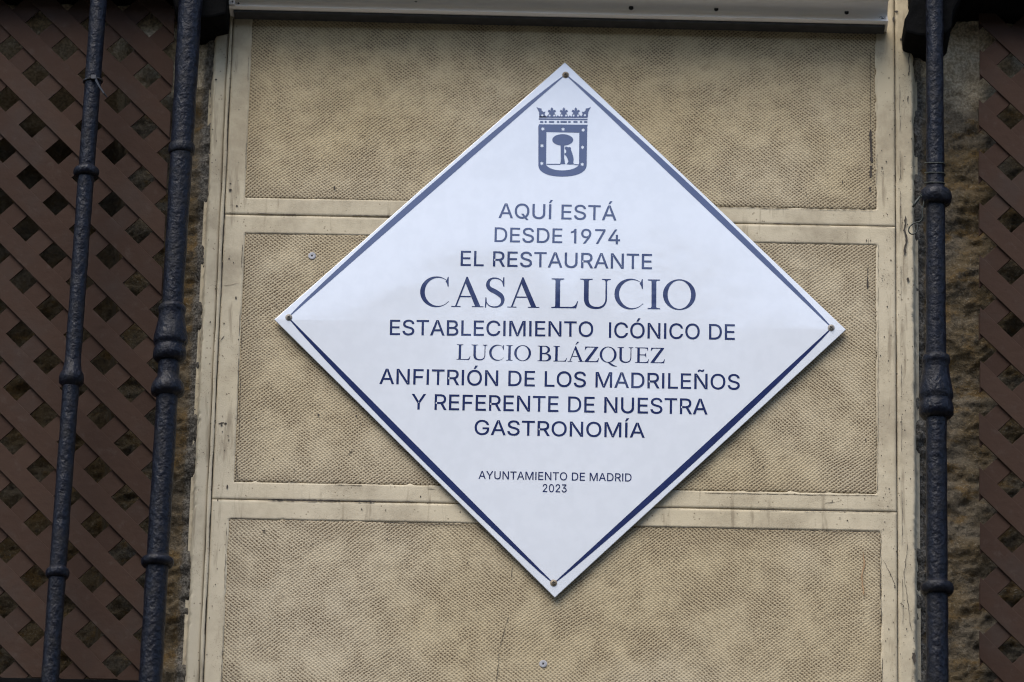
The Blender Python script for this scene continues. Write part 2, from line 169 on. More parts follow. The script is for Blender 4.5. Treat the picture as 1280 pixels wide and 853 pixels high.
# ------------------------------------------------------------------ materials
class NT:
    def __init__(s, name):
        s.mat = bpy.data.materials.new(name); s.mat.use_nodes = True
        s.n = s.mat.node_tree.nodes; s.l = s.mat.node_tree.links; s.n.clear()
        s.out = s.n.new('ShaderNodeOutputMaterial'); s.b = s.n.new('ShaderNodeBsdfPrincipled')
        s.l.new(s.b.outputs[0], s.out.inputs[0])
        s.pos = s.n.new('ShaderNodeNewGeometry').outputs['Position']
    def set(s, sock, v):
        i = s.b.inputs[sock]
        if hasattr(v, 'is_output') or isinstance(v, bpy.types.NodeSocket): s.l.new(v, i)
        elif isinstance(v, tuple) and len(v) == 3: i.default_value = (*v, 1)
        else: i.default_value = v
    def _in(s, i, v):
        if isinstance(v, bpy.types.NodeSocket): s.l.new(v, i)
        elif isinstance(v, tuple) and len(v) == 3 and i.type == 'RGBA': i.default_value = (*v, 1)
        else: i.default_value = v
    def math(s, op, a, b=0.0, c=0.0, clamp=False):
        n = s.n.new('ShaderNodeMath'); n.operation = op; n.use_clamp = clamp
        s._in(n.inputs[0], a); s._in(n.inputs[1], b); s._in(n.inputs[2], c); return n.outputs[0]
    def vmul(s, v, k):
        n = s.n.new('ShaderNodeVectorMath'); n.operation = 'MULTIPLY'; s._in(n.inputs[0], v); n.inputs[1].default_value = k; return n.outputs[0]
    def vadd(s, v, w):
        n = s.n.new('ShaderNodeVectorMath'); n.operation = 'ADD'; s._in(n.inputs[0], v); s._in(n.inputs[1], w); return n.outputs[0]
    def dot(s, v, d):
        n = s.n.new('ShaderNodeVectorMath'); n.operation = 'DOT_PRODUCT'; s._in(n.inputs[0], v); n.inputs[1].default_value = d; return n.outputs['Value']
    def noise(s, scale, detail=3, rough=.5, v=None, col=False, dist=0.0):
        n = s.n.new('ShaderNodeTexNoise'); n.inputs['Scale'].default_value = scale; n.inputs['Detail'].default_value = detail
        n.inputs['Roughness'].default_value = rough; n.inputs['Distortion'].default_value = dist
        s.l.new(v if v is not None else s.pos, n.inputs['Vector']); return n.outputs['Color' if col else 'Fac']
    def voro(s, scale, v=None, feature='F1', out='Distance', rand=1.0):
        n = s.n.new('ShaderNodeTexVoronoi'); n.feature = feature; n.inputs['Scale'].default_value = scale; n.inputs['Randomness'].default_value = rand
        s.l.new(v if v is not None else s.pos, n.inputs['Vector']); return n.outputs[out]
    def rng(s, v, a, b, c=0.0, d=1.0, smooth=True):
        n = s.n.new('ShaderNodeMapRange'); n.interpolation_type = 'SMOOTHSTEP' if smooth else 'LINEAR'
        s.l.new(v, n.inputs[0])
        for i, q in zip((1,2,3,4), (a,b,c,d)): n.inputs[i].default_value = q
        return n.outputs[0]
    def mix(s, f, a, b, mode='MIX'):
        n = s.n.new('ShaderNodeMix'); n.data_type = 'RGBA'; n.blend_type = mode
        s._in(n.inputs[0], f); s._in(n.inputs[6], a); s._in(n.inputs[7], b); return n.outputs[2]
    def bump(s, h, dist, strength=1.0, normal=None):
        n = s.n.new('ShaderNodeBump'); n.inputs['Strength'].default_value = strength; n.inputs['Distance'].default_value = dist
        s.l.new(h, n.inputs['Height'])
        if normal is not None: s.l.new(normal, n.inputs['Normal'])
        return n.outputs[0]
    def island(s):
        return [o for o in s.n if o.type == 'NEW_GEOMETRY'][0].outputs['Random Per Island']

def simple(name, c, rough, metal=0.0, ns=60, amt=.25, bump=0.0):
    m = NT(name); k = m.noise(ns, 4, .6)
    d = tuple(x*(1-amt) for x in c); e = tuple(min(1, x*(1+amt)) for x in c)
    m.set('Base Color', m.mix(m.rng(k, .3, .7), d, e)); m.set('Roughness', rough); m.set('Metallic', metal)
    if bump: m.set('Normal', m.bump(k, bump))
    return m.mat

def stucco(name, weave):
    m = NT(name)
    big = m.noise(7, 4, .6); mid = m.noise(26, 3, .6); fine = m.noise(420, 2, .6)
    stain = m.noise(2.2, 3, .55)
    base = m.mix(m.rng(stain, .35, .68), C_SAND, C_OCHRE)
    # rain-washed dirt just below the eaves: ochre there, paler lower down
    zz = m.dot(m.pos, (0, 0, 1)); hi = m.rng(m.math('ADD', zz, m.math('MULTIPLY', big, .35)), Z0+.2, Z0+.75)
    base = m.mix(m.math('MULTIPLY', hi, .75), base, C_OCHRE2)
    if weave:
        # comb-pressed weave: two crossed families of ridges, each stronger in its own patches
        warp = m.vadd(m.pos, m.vmul(m.noise(9, 2, .5, col=True), (.012, 0, .012)))
        warp = m.vadd(warp, m.vmul(m.noise(130, 1, .5, col=True), (.0022, 0, .0022)))
        P = 2*math.pi/.0042
        w1 = m.math('SINE', m.math('MULTIPLY', m.dot(warp, (math.cos(R(50)), 0, math.sin(R(50)))), P))
        w2 = m.math('SINE', m.math('MULTIPLY', m.dot(warp, (-math.cos(R(52)), 0, math.sin(R(52)))), P))
        w3 = m.math('SINE', m.math('MULTIPLY', m.dot(warp, (0.05, 0, 1)), 2*math.pi/.0031))
        sel = m.noise(5.5, 2, .5, v=m.vadd(m.pos, (3.1, 0, 1.7)))
        a1 = m.rng(sel, .35, .62, .5, 1.0); a2 = m.rng(sel, .38, .65, 1.0, .5)
        h = m.math('ADD', m.math('ADD', m.math('MULTIPLY', w1, a1), m.math('MULTIPLY', w2, a2)), m.math('MULTIPLY', w3, .25))
        h = m.math('ADD', h, m.math('MULTIPLY', m.math('SUBTRACT', fine, .5), 3.0))
        pit = m.rng(h, -1.05, .1, 1.0, 0.0)
        patch = m.rng(m.math('ADD', m.math('MULTIPLY', mid, .35), m.math('MULTIPLY', m.noise(18, 4, .62), .80)), .43, .70, .40, 1.0)
        at_ = m.n.new('ShaderNodeAttribute'); at_.attribute_name = 'grime'; gr = at_.outputs['Fac']
        spk = m.rng(m.noise(34, 4, .65), .46, .70)
        patch = m.math('MAXIMUM', patch, m.math('MULTIPLY', gr, .95))
        base = m.mix(m.math('MULTIPLY', m.math('MAXIMUM', m.math('MAXIMUM', patch, m.math('MULTIPLY', spk, 1.25)), m.math('MULTIPLY', gr, 1.25)), .29), base, C_DIRT)
        cmix = m.mix(m.math('MULTIPLY', pit, patch), base, C_DIRT)
        m.set('Base Color', cmix)
        hb = m.math('ADD', h, m.math('MULTIPLY', mid, 2.0))
        m.set('Normal', m.bump(hb, .00018))
    else:
        base = m.mix(.45, base, (.52, .465, .35))
        st = m.noise(60, 4, .65, v=m.vmul(m.pos, (1, 1, .12)))
        d1 = m.rng(st, .50, .70, 0, .55)
        sp = m.math('MAXIMUM', m.math('MULTIPLY', m.rng(m.voro(150), .12, .24, 1, 0), m.rng(m.noise(30, 2), .50, .60)), m.math('MULTIPLY', m.rng(m.voro(380), .16, .34, .8, 0), m.rng(m.noise(18, 3), .44, .62)))
        gr = m.rng(m.noise(9, 5, .7), .40, .72, .05, .45)
        f = m.math('MAXIMUM', m.math('MAXIMUM', d1, gr), m.math('MULTIPLY', sp, .7))
        m.set('Base Color', m.mix(f, base, C_DIRT))
        m.set('Normal', m.bump(m.math('ADD', m.math('MULTIPLY', mid, .8), m.math('MULTIPLY', fine, .25)), .0012))
    m.set('Roughness', .93); m.set('Specular IOR Level', .2)
    return m.mat

C_SAND = (.495, .425, .295); C_OCHRE = (.46, .38, .235); C_OCHRE2 = (.48, .375, .20); C_DIRT = (.098, .068, .04)
M_weave = stucco('comb_textured_stucco', True)
M_smooth = stucco('smooth_stucco', False)
M_crack = simple('crack_grime', (.045, .036, .027), .95)
M_rust = simple('rust_stain', (.30, .19, .10), .95)

def rough_wall_mat(name, edge_x, side, pale_z):
    m = NT(name)
    big = m.noise(9, 4, .65); mid = m.noise(38, 4, .65); fin = m.noise(260, 3, .7)
    c = m.mix(m.rng(big, .38, .62), (.085, .060, .029), (.095, .078, .054))
    c = m.mix(m.rng(m.noise(22, 3, .6, v=m.vmul(m.pos, (1, 1, 1.8))), .5, .66), c, (.095, .06, .022))
    c = m.mix(m.rng(mid, .52, .7), c, (.045, .036, .024))
    c = m.mix(m.math('MULTIPLY', m.rng(fin, .55, .7), .75), c, (.165, .142, .105))
    c = m.mix(m.math('MULTIPLY', m.rng(fin, .46, .36), .7), c, (.03, .026, .02))
    # lime-pale mortar band under the slab
    z = m.math('ADD', m.dot(m.pos, (0, 0, 1)), m.math('MULTIPLY', m.noise(14, 4, .6), .12))
    pale = m.mix(m.rng(fin, .4, .62), (.42, .34, .22), (.76, .64, .44))
    c = m.mix(m.math('MULTIPLY', m.rng(z, pale_z-.03, pale_z+.05), .85), c, pale)
    # grey pebbly mortar next to the pilaster
    x = m.math('ADD', m.dot(m.pos, (side, 0, 0)), m.math('MULTIPLY', m.noise(60, 3, .6), .02))
    g = m.mix(m.rng(fin, .42, .6), (.045, .042, .037), (.14, .132, .115))
    c = m.mix(m.rng(x, side*edge_x+.018, side*edge_x+.028, .85, 0), c, g)
    m.set('Base Color', c); m.set('Roughness', .95); m.set('Specular IOR Level', .2)
    m.set('Normal', m.bump(m.math('ADD', fin, m.math('MULTIPLY', mid, 1.5)), .0022))
    return m.mat

def bar_mat():
    m = NT('hammered_blue_black_iron')
    n1 = m.noise(170, 2, .5, v=m.vmul(m.pos, (1, 1, .8))); n2 = m.noise(45, 4, .6)
    c = m.mix(m.rng(n1, .38, .68), (.0022, .0028, .006), (.0055, .0068, .0125))
    c = m.mix(m.math('MULTIPLY', m.rng(n2, .5, .72), .55), c, (.012, .0115, .011))
    m.set('Base Color', c); m.set('Roughness', m.rng(n2, .3, .7, .38, .58)); m.set('Specular IOR Level', .17)
    m.set('Normal', m.bump(m.math('ADD', n1, m.math('MULTIPLY', n2, .5)), .0022))
    return m.mat
M_bar = bar_mat()

def trellis_mat():
    m = NT('brown_trellis_paint')
    isl = m.island()
    c = m.mix(isl, (.036, .0208, .0145), (.046, .0275, .0192))
    g = m.noise(8, 5, .65); c = m.mix(m.math('MULTIPLY', m.rng(g, .48, .72), .6), c, (.040, .031, .026))
    d = m.noise(70, 4, .7); c = m.mix(m.math('MULTIPLY', m.rng(d, .55, .75), .35), c, (.075, .06, .05))
    m.set('Base Color', c); m.set('Roughness', .75); m.set('Normal', m.bump(m.noise(90, 3), .0008))
    m.set('Specular IOR Level', .07)
    return m.mat
M_trellis = trellis_mat()
M_black = simple('black_paint_and_shade', (.004, .004, .004), .95, 0, 30, .3, .003)  # dark paint taken to near black, the unlit undersides' shade included in the colour
M_black.node_tree.nodes['Principled BSDF'].inputs['Specular IOR Level'].default_value = .05

def enamel(name, c1, c2):
    m = NT(name)
    n = m.noise(60, 3); m.set('Base Color', m.mix(m.rng(n, .35, .65), c1, c2))
    m.set('Roughness', .09); m.set('Specular IOR Level', 1.0)
    # the plate is not quite flat: long soft waves, plus a slight outward curve towards its rim
    w = m.math('ADD', m.noise(3.4, 2, .4, dist=.5), m.math('MULTIPLY', m.noise(17, 3, .55), .05))
    ax = m.math('ABSOLUTE', m.dot(m.pos, (1, 0, 0)))
    az = m.math('ABSOLUTE', m.math('SUBTRACT', m.dot(m.pos, (0, 0, 1)), Z0))
    d = m.math('ADD', ax, az)
    rim = m.math('MULTIPLY', m.math('POWER', m.math('DIVIDE', d, .4243), 5.0), -.18)
    m.set('Normal', m.bump(m.math('ADD', w, rim), .0046))
    return m.mat
M_white = enamel('white_enamel', (.605, .63, .66), (.625, .65, .68))
M_navy = enamel('navy_enamel', (.010, .019, .080), (.013, .023, .090))

M_edge = simple('plate_edge_shade', (.16, .15, .135), .6, .2)  # plate sides coloured dark to draw the thin shadow line round it
M_alu = NT('grey_aluminium')
_k = M_alu.noise(24, 4, .6, v=M_alu.vmul(M_alu.pos, (.3, 1, 6)))
M_alu.set('Base Color', M_alu.mix(M_alu.rng(_k, .3, .7), (.82, .78, .71), (.86, .82, .75))); M_alu.set('Metallic', .1); M_alu.set('Roughness', .45)
M_alu = M_alu.mat
M_whitebr = simple('white_painted_bracket', (.72, .71, .68), .5)
M_steel = simple('screw_steel', (.24, .22, .19), .6, .4)
M_brass = simple('screw_brass', (.19, .15, .10), .6, .4)
M_dark = simple('dark_recess', (.015, .014, .012), .8)
M_plug = simple('grey_plastic_plug', (.30, .30, .31), .85)
M_wire = simple('dark_green_wire', (.018, .022, .016), .6)
M_tie = simple('black_nylon', (.012, .012, .013), .4)

# ------------------------------------------------------------------ ground and the far side of the street
mb = MB(); mb.box(-300, 300, -300, 300, -.2, 0)
tag(mb.build('street', simple('asphalt', (.06, .058, .055), .9, 0, 40, .3)), kind='structure')
mb = MB(); mb.box(-40, 40, -1.6, .3, 0.004, .12)
tag(mb.build('pavement', simple('granite_paving', (.24, .225, .2), .85, 0, 20, .2), bevel=.01), kind='structure')

# ------------------------------------------------------------------ the stuccoed pilaster
XL, XR = -.536, .531                    # outer edges
ZB, ZT = Z0-.95, Z0+.72
pil = empty('stucco_pilaster', (0, 0, Z0-.95), 'beige stucco wall pier in three framed, comb-textured panels behind the white diamond plaque', 'wall pier')
pz = lambda px, py: at(px, py).z
G1 = (at(283.2,267.6).z + at(1118,283.8).z)/2      # the two horizontal joints
G2 = (at(269.3,623.8).z + at(1118.9,640.5).z)/2
BX0, BX1 = -.5063, .4993                # joints that separate the blocks from the outer strips
def block(z0, z1, px0, px1, pz0, pz1, seed, joint=.0006):
    x0, x1 = BX0+.0006, BX1-.0006
    def fn(X, Z):
        e = np.minimum.reduce([X-x0, x1-X, Z-(z0+joint/2), (z1-joint/2)-Z])
        jit = (fbm(X, Z, 55, 3, seed)-.5)*.004
        drop = (1-smoothstep(0, .0022, e+jit*.3))*.0014
        inner = np.minimum.reduce([X-px0, px1-X, Z-pz0, pz1-Z]) + (fbm(X, Z, 70, 3, seed+9)-.5)*.0032
        rec = smoothstep(-.0005, .0016, inner)*.006
        return drop + rec + (fbm(X, Z, 6, 3, seed+4)-.5)*.0016
    return heightfield('block', x0, x1, z0+joint/2, z1-joint/2, .0024, fn, M_smooth, pil)
def panel(x0, x1, z0, z1, seed):
    def fn(X, Z):
        e = np.minimum.reduce([X-x0, x1-X, Z-z0, z1-Z]) + (fbm(X, Z, 80, 3, seed)-.5)*.0032
        return -.0003 + (fbm(X, Z, 6, 3, seed-9)-.5)*.0 + .0008 + .0022*(1-smoothstep(-.001, .0010, e)) - (fbm(X, Z, 24, 3, seed+5)-.5)*.0012
    o = heightfield('textured_panel', x0, x1, z0, z1, .003, fn, M_weave, pil)
    n = len(o.data.vertices); co = np.empty(n*3); o.data.vertices.foreach_get('co', co); co = co.reshape(-1, 3) + np.array(pil.location)
    X, Z = co[:,0], co[:,2]
    e = np.minimum.reduce([X-x0, x1-X, (z1-Z)*.8, (Z-z0)*1.2])
    g = np.clip(1-smoothstep(0, .05, e + (fbm(X, Z, 18, 3, seed+40)-.5)*.06), 0, 1)
    a = o.data.attributes.new('grime', 'FLOAT', 'POINT'); a.data.foreach_set('value', g.astype(np.float32))
    return o
# panel rectangles (world)
PA = (-.4765, .4700, at(308,247).z, ZT-.1)
PB = (-.4738, .4695, (at(294.6,601).z+at(1096,618).z)/2, (at(305,292).z+at(1094.6,306).z)/2)
PC = (-.4790, .4752, ZB+.1, (at(284.7,648).z+at(1101,665).z)/2)
for (z0, z1, P, sd) in ((G1, ZT, PA, 11), (G2, G1, PB, 31), (ZB, G2, PC, 51)):
    block(z0, z1, *P[:2], P[2], P[3], sd)
    panel(P[0]-.001, P[1]+.001, P[2]-.001, P[3]+.001, sd+20)
# outer strips
def strip(x0, x1, ragged_left, seed):
    def fn(X, Z):
        eo = (X-x0) if ragged_left else (x1-X)
        ei = (x1-X) if ragged_left else (X-x0)
        jag = (fbm(X, Z, 170, 3, seed)-.5)*.0026 + (fbm(X, Z, 31, 3, seed+1)-.5)*.0036
        drop = (1-smoothstep(0, .006, eo+jag-.004))*.03
        drop = drop + (1-smoothstep(0, .0014, ei))*.0018
        return drop + (fbm(X, Z, 10, 4, seed+3)-.5)*.003 + .001
    heightfield('edge_strip', x0, x1, ZB, ZT, .0024, fn, M_smooth, pil)
strip(XL-.004, BX0-.0066, True, 71); strip(BX1+.0006, XR+.004, False, 81)
# bead between the left strip and the blocks, drawn by hand so never quite straight
mb = MB(); pts = []; rad = []
for k in range(120):
    z = ZB + (ZT-ZB)*k/119; pts.append((BX0-.0031+.0004*math.sin(z*31)+random.uniform(-.0002,.0002), .0008, z)); rad.append(.0028+.0003*math.sin(z*57))
mb.tube(pts, rad, 8); mb.build('bead', M_smooth, pil, smooth=True)
mb = MB(); mb.box(XL+.012, XR-.012, .012, .05, ZB, ZT); mb.build('mortar_core', M_crack, pil)

# hairlines, grime and pits, as thin flakes on the face
mb = MB()
def ribbon(pts, w, mi=0, jit=.6, gap=0.0, y=-.0009, step=.004):
    P = [Vector((at(a,b).x, 0, at(a,b).z)) for a, b in pts]
    S = []
    for a, b in zip(P[:-1], P[1:]):
        n = max(2, int((b-a).length/step))
        S += [a.lerp(b, i/n) for i in range(n)]
    S.append(P[-1]); prev = None; off = 0; on = True; cnt = 0
    for i, p in enumerate(S):
        t = (S[min(i+1,len(S)-1)]-S[max(i-1,0)]); t = t.normalized() if t.length else Vector((1,0,0)); nn = Vector((-t.z,0,t.x))
        off = off*.8 + random.uniform(-1,1)*.0005*jit
        ww = w*random.uniform(.35,1.15)*min(1, .25+i*.5, .25+(len(S)-1-i)*.5)
        c = p + nn*off; cur = (c-nn*ww/2, c+nn*ww/2)
        if cnt <= 0: on = (random.random() > gap); cnt = random.randint(3, 14)
        cnt -= 1
        if prev and on: mb.add([(q.x, y, q.z) for q in (prev[0], cur[0], cur[1], prev[1])], [(0,1,2,3)], mi)
        prev = cur
def spot(px, py, r, elong=1.0, mi=0, y=-.0010):
    c = at(px, py); n = 9; q = random.random()
    mb.add([(c.x+r*random.uniform(.6,1.15)*math.cos(q+k*2*math.pi/n), y, c.z+elong*r*random.uniform(.6,1.15)*math.sin(q+k*2*math.pi/n)) for k in range(n)], [tuple(range(n))], mi)
H = ribbon
H([(1088,162),(1089,190),(1088,222)], .0045, jit=1.2, gap=.1, step=.002); H([(1087,234),(1087,258)], .0036, jit=1, gap=.2, step=.002)
H([(1088,66),(1088,160)], .0009, gap=.5); H([(1084,345),(1085,362)], .0026, step=.002); H([(1085,330),(1084,345)], .0009)
H([(1088,300),(1088,302)], .002); H([(1085,298),(1086,308)], .0008)
H([(640,708),(639,753),(627,804),(620,853)], .0009, gap=.15, jit=1.5)
H([(318,292),(455,294.5)], .0009, gap=.4); H([(303,300),(299,420),(295,600)], .0008, gap=.35); H([(306,297),(297,600)], .0007, gap=.6)
H([(284,648),(590,657)], .0009, gap=.35); H([(790,658),(1100,666)], .0010, gap=.25); H([(1101,666),(1101,740),(1103,853)], .0010, gap=.25)
H([(880,259),(1095,263)], .0011, gap=.2); H([(430,250),(480,251)], .0007, gap=.5); H([(292,600),(545,612)], .0008, gap=.4); H([(850,616),(1098,620)], .0009, gap=.25)
H([(1098,306),(1097,618)], .0007, gap=.45); H([(1096,80),(1096,256)], .0007, gap=.5); H([(283,660),(277,853)], .0009, gap=.3); H([(311,60),(306,245)], .0007, gap=.5)
# grime caught along the joints
H([(285,267),(488,270.8),(620,273)], .0012, gap=.45); H([(820,277),(923,279.3),(1117,283.6)], .0014, gap=.3)
H([(335,625.5),(470,627.2)], .0034, gap=.1); H([(271,624),(560,628.5),(620,630)], .0010, gap=.4); H([(760,634),(1118,640.6)], .0014, gap=.35)
H([(1118.4,56),(1119.6,280),(1120.5,520),(1123,850)], .0008, gap=.5); H([(1124,60),(1126,280),(1127,520),(1129,850)], .0007, gap=.5)
H([(287,60),(282.5,240),(273,430),(263,640),(253,853)], .0009, gap=.5)
H([(1132,270),(1131,320)], .0035, gap=.5, jit=2.5); H([(1135,680),(1129,720),(1135,760),(1141,790)], .0010, jit=2); H([(1104,700),(1121,735)], .0007, jit=2)
H([(1146,790),(1143,830)], .005, jit=3, gap=.3); H([(1140,55),(1136,80),(1137,130)], .0016, jit=2.5, gap=.4)
H([(1079,690),(1080,705),(1077,720),(1079,745)], .0026, 1, 2); H([(1030,630),(1040,628),(1052,627)], .0008, jit=2)
H([(276,425),(281,420),(275,428)], .0015); H([(273,531),(281,529)], .003, jit=2); H([(434,568),(442,562)], .002, jit=2)
H([(262,358),(300,355)], .0005, jit=3)
for (a, b, r, e) in ((282,530,.0025,.7),(277,532,.0018,.8),(398,519,.0021,1),(284,609,.0016,2.2),(288,238,.0025,1.3),(288,230,.0013,1),(418,235,.0014,2.4),(330,664,.003,.5),
        (452,637,.0013,1),(482,638,.0012,.8),(1083,301,.001,2.5),(1082,550,.0013,1.6),(941,561,.001,1),(954,584,.0012,1),(1059,651,.0016,.5),(1131,196,.0012,.6),(1138,152,.001,1),
        (285,545,.0013,.6),(254,566,.001,1),(295,373,.0013,2.2),(1126,528,.0012,1),(278,540,.001,1),(484,674,.0014,1),(342,574,.0010,1),(320,524,.0011,1),(368,588,.0014,.6),(1135,350,.002,2),(296,258,.002,.7),
        (270,100,.0018,1),(262,192,.0016,1.2),(265,204,.0012,1),(1126,50,.0018,1.5),(1120,15,.003,.8),(1117,24,.002,2)):
    spot(a, b, r, e)
for _ in range(420):
    a, b = random.choice(((random.uniform(1098,1144), random.uniform(60,853)), (random.uniform(1098,1144), random.uniform(60,853)), (random.uniform(245,300), random.uniform(50,853)), (random.uniform(300,1095), random.uniform(40,853))))
    spot(a, b, random.uniform(.0004,.0011), random.uniform(.6,1.8))
mb.build('hairline_cracks', [M_crack, M_rust], pil)
# old wall plugs, cut off flush
for (a, b) in ((390,320), (679,830)):
    c = at(a, b); mb = MB(); n = 20
    prof = [(.0058,.0006),(.0056,-.0002),(.0050,-.0006),(.0030,-.0007),(.0016,-.0004)]
    vv = []; ff = []
    for (r, y) in prof: vv += [(c.x+r*math.cos(k*2*math.pi/n), y, c.z+r*math.sin(k*2*math.pi/n)) for k in range(n)]
    for i in range(len(prof)-1):
        ff += [(i*n+k, i*n+(k+1)%n, (i+1)*n+(k+1)%n, (i+1)*n+k) for k in range(n)]
    mb.add(vv, ff, 0)
    mb.add([(c.x+.0016*math.cos(k*2*math.pi/n), -.00045, c.z+.0016*math.sin(k*2*math.pi/n)) for k in range(n)], [tuple(range(n))], 1)
    mb.build('wall_plug', [M_plug, M_dark], pil, smooth=False)

# ------------------------------------------------------------------ rough walls either side
def rough(name, x0, x1, edge, side, label, pale_z, deep=None):
    o = empty(name, ((x0+x1)/2, .04, ZB), label, 'wall')
    def fn(X, Z):
        big = fbm(X, Z*1.4, 13, 4, 5+int(side > 0)); r = fbm(X, Z*1.3, 45, 3, 15); f = fbm(X, Z, 150, 2, 25)
        y = .043 - .016*smoothstep(pale_z-.06, pale_z+.04, Z) - (big-.5)*.034 - (np.abs(r-.5))*.012 - (f-.5)*.004
        if deep: y = y + deep*smoothstep(.0, .03, -(X-edge) - .125)*smoothstep(-.18, .02, -(Z-(Z0+.32)))
        near = 1-smoothstep(.0, .022, np.abs(X-edge))
        return y - near*.010*(.4+1.2*fbm(X, Z, 70, 3, 35))
    heightfield('stone_face', x0, x1, ZB, ZT, .0026, fn, rough_wall_mat(name+'_render', edge, side, pale_z), o, skirt=.05)
    return o
wall_a = rough('rough_stone_wall', -1.75, XL+.012, XL, -1, 'dim rough ochre wall behind the wide lattice and the two iron bars', Z0+.44, deep=.20)
wall_b = rough('rough_stone_wall', XR-.012, 1.6, XR, 1, 'brown hewn stone wall between the single iron bar and the narrow lattice', Z0+.46)

# plain continuations of the same walls beyond the picture
for za, zc in ((.12, ZB-.001), (ZT+.001, 8.0)):
    m = MB(); m.box(XL+.004, XR-.004, .006, .06, za, zc); m.build('plain_shaft', M_smooth, pil)
for o_, xa, xb in ((wall_a, -8, XL), (wall_b, XR, 8)):
    mt = o_.children[0].data.materials[0]; inner = xa < 0
    for box in ((xa, xb, .05, .6, .12, ZB-.001), (xa, xb, .05, .6, ZT+.001, 8.0), (xa, -1.752, .05, .6, ZB, ZT) if inner else (1.602, xb, .05, .6, ZB, ZT)):
        m = MB(); m.box(*box); m.build('outer_masonry', mt, o_)

# ------------------------------------------------------------------ trellises
def clip(poly, a, b, c):
    out = []
    for i in range(len(poly)):
        p, q = poly[i], poly[(i+1) % len(poly)]
        dp, dq = a*p[0]+b*p[1]-c, a*q[0]+b*q[1]-c
        if dp <= 0: out.append(p)
        if dp*dq < 0:
            t = dp/(dp-dq); out.append((p[0]+(q[0]-p[0])*t, p[1]+(q[1]-p[1])*t))
    return out
def trellis(label, hole, pitch, x0, x1, z0, z1, rot, wid=.0295):
    """hole = centre of one opening (world x, z); pitch = along x+z and x-z"""
    o = empty('lattice_panel', (hole[0], 0, hole[1]), label, 'lattice')
    s2 = math.sqrt(2); ca, sa = math.cos(rot), math.sin(rot)
    for name, sgn, y0, y1 in (('front_slats', 1, -.0036, -.0003), ('back_slats', -1, .0003, .0036)):
        m = MB()
        for k in range(-40, 41):
            # a slat lies half a pitch away from the holes; sgn 1: x+z constant (falls to the right)
            cdist = (k+.5)*pitch/s2
            nx, nz = (1/s2, 1/s2) if sgn == 1 else (1/s2, -1/s2)
            tx, tz = (1/s2, -1/s2) if sgn == 1 else (1/s2, 1/s2)
            jw = wid*random.uniform(.985,1.015)/2; jc = cdist+random.uniform(-.0006,.0006); tw = random.uniform(-.0007,.0007)
            poly = [(nx*(jc+s*jw)+tx*t*3+nx*tw*t, nz*(jc+s*jw)+tz*t*3+nz*tw*t) for s, t in ((-1,-1),(1,-1),(1,1),(-1,1))]
            for a, b, c in ((1,0,x1-hole[0]+random.uniform(-.001,.001)),(-1,0,-(x0-hole[0])+random.uniform(-.001,.001)),(0,1,z1-hole[1]),(0,-1,-(z0-hole[1]))):
                poly = clip(poly, a, b, c)
                if len(poly) < 3: break
            if len(poly) < 3: continue
            poly = [(hole[0]+ca*x+sa*z, hole[1]-sa*x+ca*z) for x, z in poly]
            dy = random.uniform(-.0006,.0006)
            m.prism(poly, y0+dy*.4, y1+min(0, dy))
        m.build(name, M_trellis, o, bevel=.0007, segs=2)
    return o
h = at(77.4,125.1)
lat = trellis('wide brown diamond lattice behind two iron bars', (h.x, h.z), .0843, -1.65, -.594, at(90,849).z, ZT-.02, 0)
m = MB(); zb_ = at(90,849).z; m.box(-1.65, -.594, -.006, .006, zb_-.03, zb_-.0015); m.build('bottom_rail', M_black, lat, bevel=.001)
h = at(1263.2,275.4)
trellis('narrow brown diamond lattice set apart from the single iron bar', (h.x, h.z), .0839, .6245, 1.5, ZB+.02, ZT-.02, .0097)

# ------------------------------------------------------------------ iron bars
def lathe(mb, cx, cy, prof, seg=28, wob=0.0, seed=1):
    """prof: [(z, r)] from top to bottom; cx, cy functions of z"""
    rs = np.random.default_rng(seed); n = len(prof); vv = []
    ph = rs.random(6)*6.28
    for (z, r) in prof:
        for k in range(seg):
            a = k*2*math.pi/seg
            rr = r*(1 + wob*(math.sin(3*a+ph[0]+z*90)*.5+math.sin(2*a+ph[1]-z*61)*.6+math.sin(z*150+ph[2])*.5))
            vv.append((cx(z)+rr*math.cos(a), cy+rr*math.sin(a), z))
    ff = [(i*seg+k, (i+1)*seg+k, (i+1)*seg+(k+1)%seg, i*seg+(k+1)%seg) for i in range(n-1) for k in range(seg)]
    ff += [tuple(range(seg)), tuple(range((n-1)*seg+seg-1, (n-1)*seg-1, -1))]
    mb.add(vv, ff)
BY = -.085
SLAB_Z = at(1230,25,.02).z
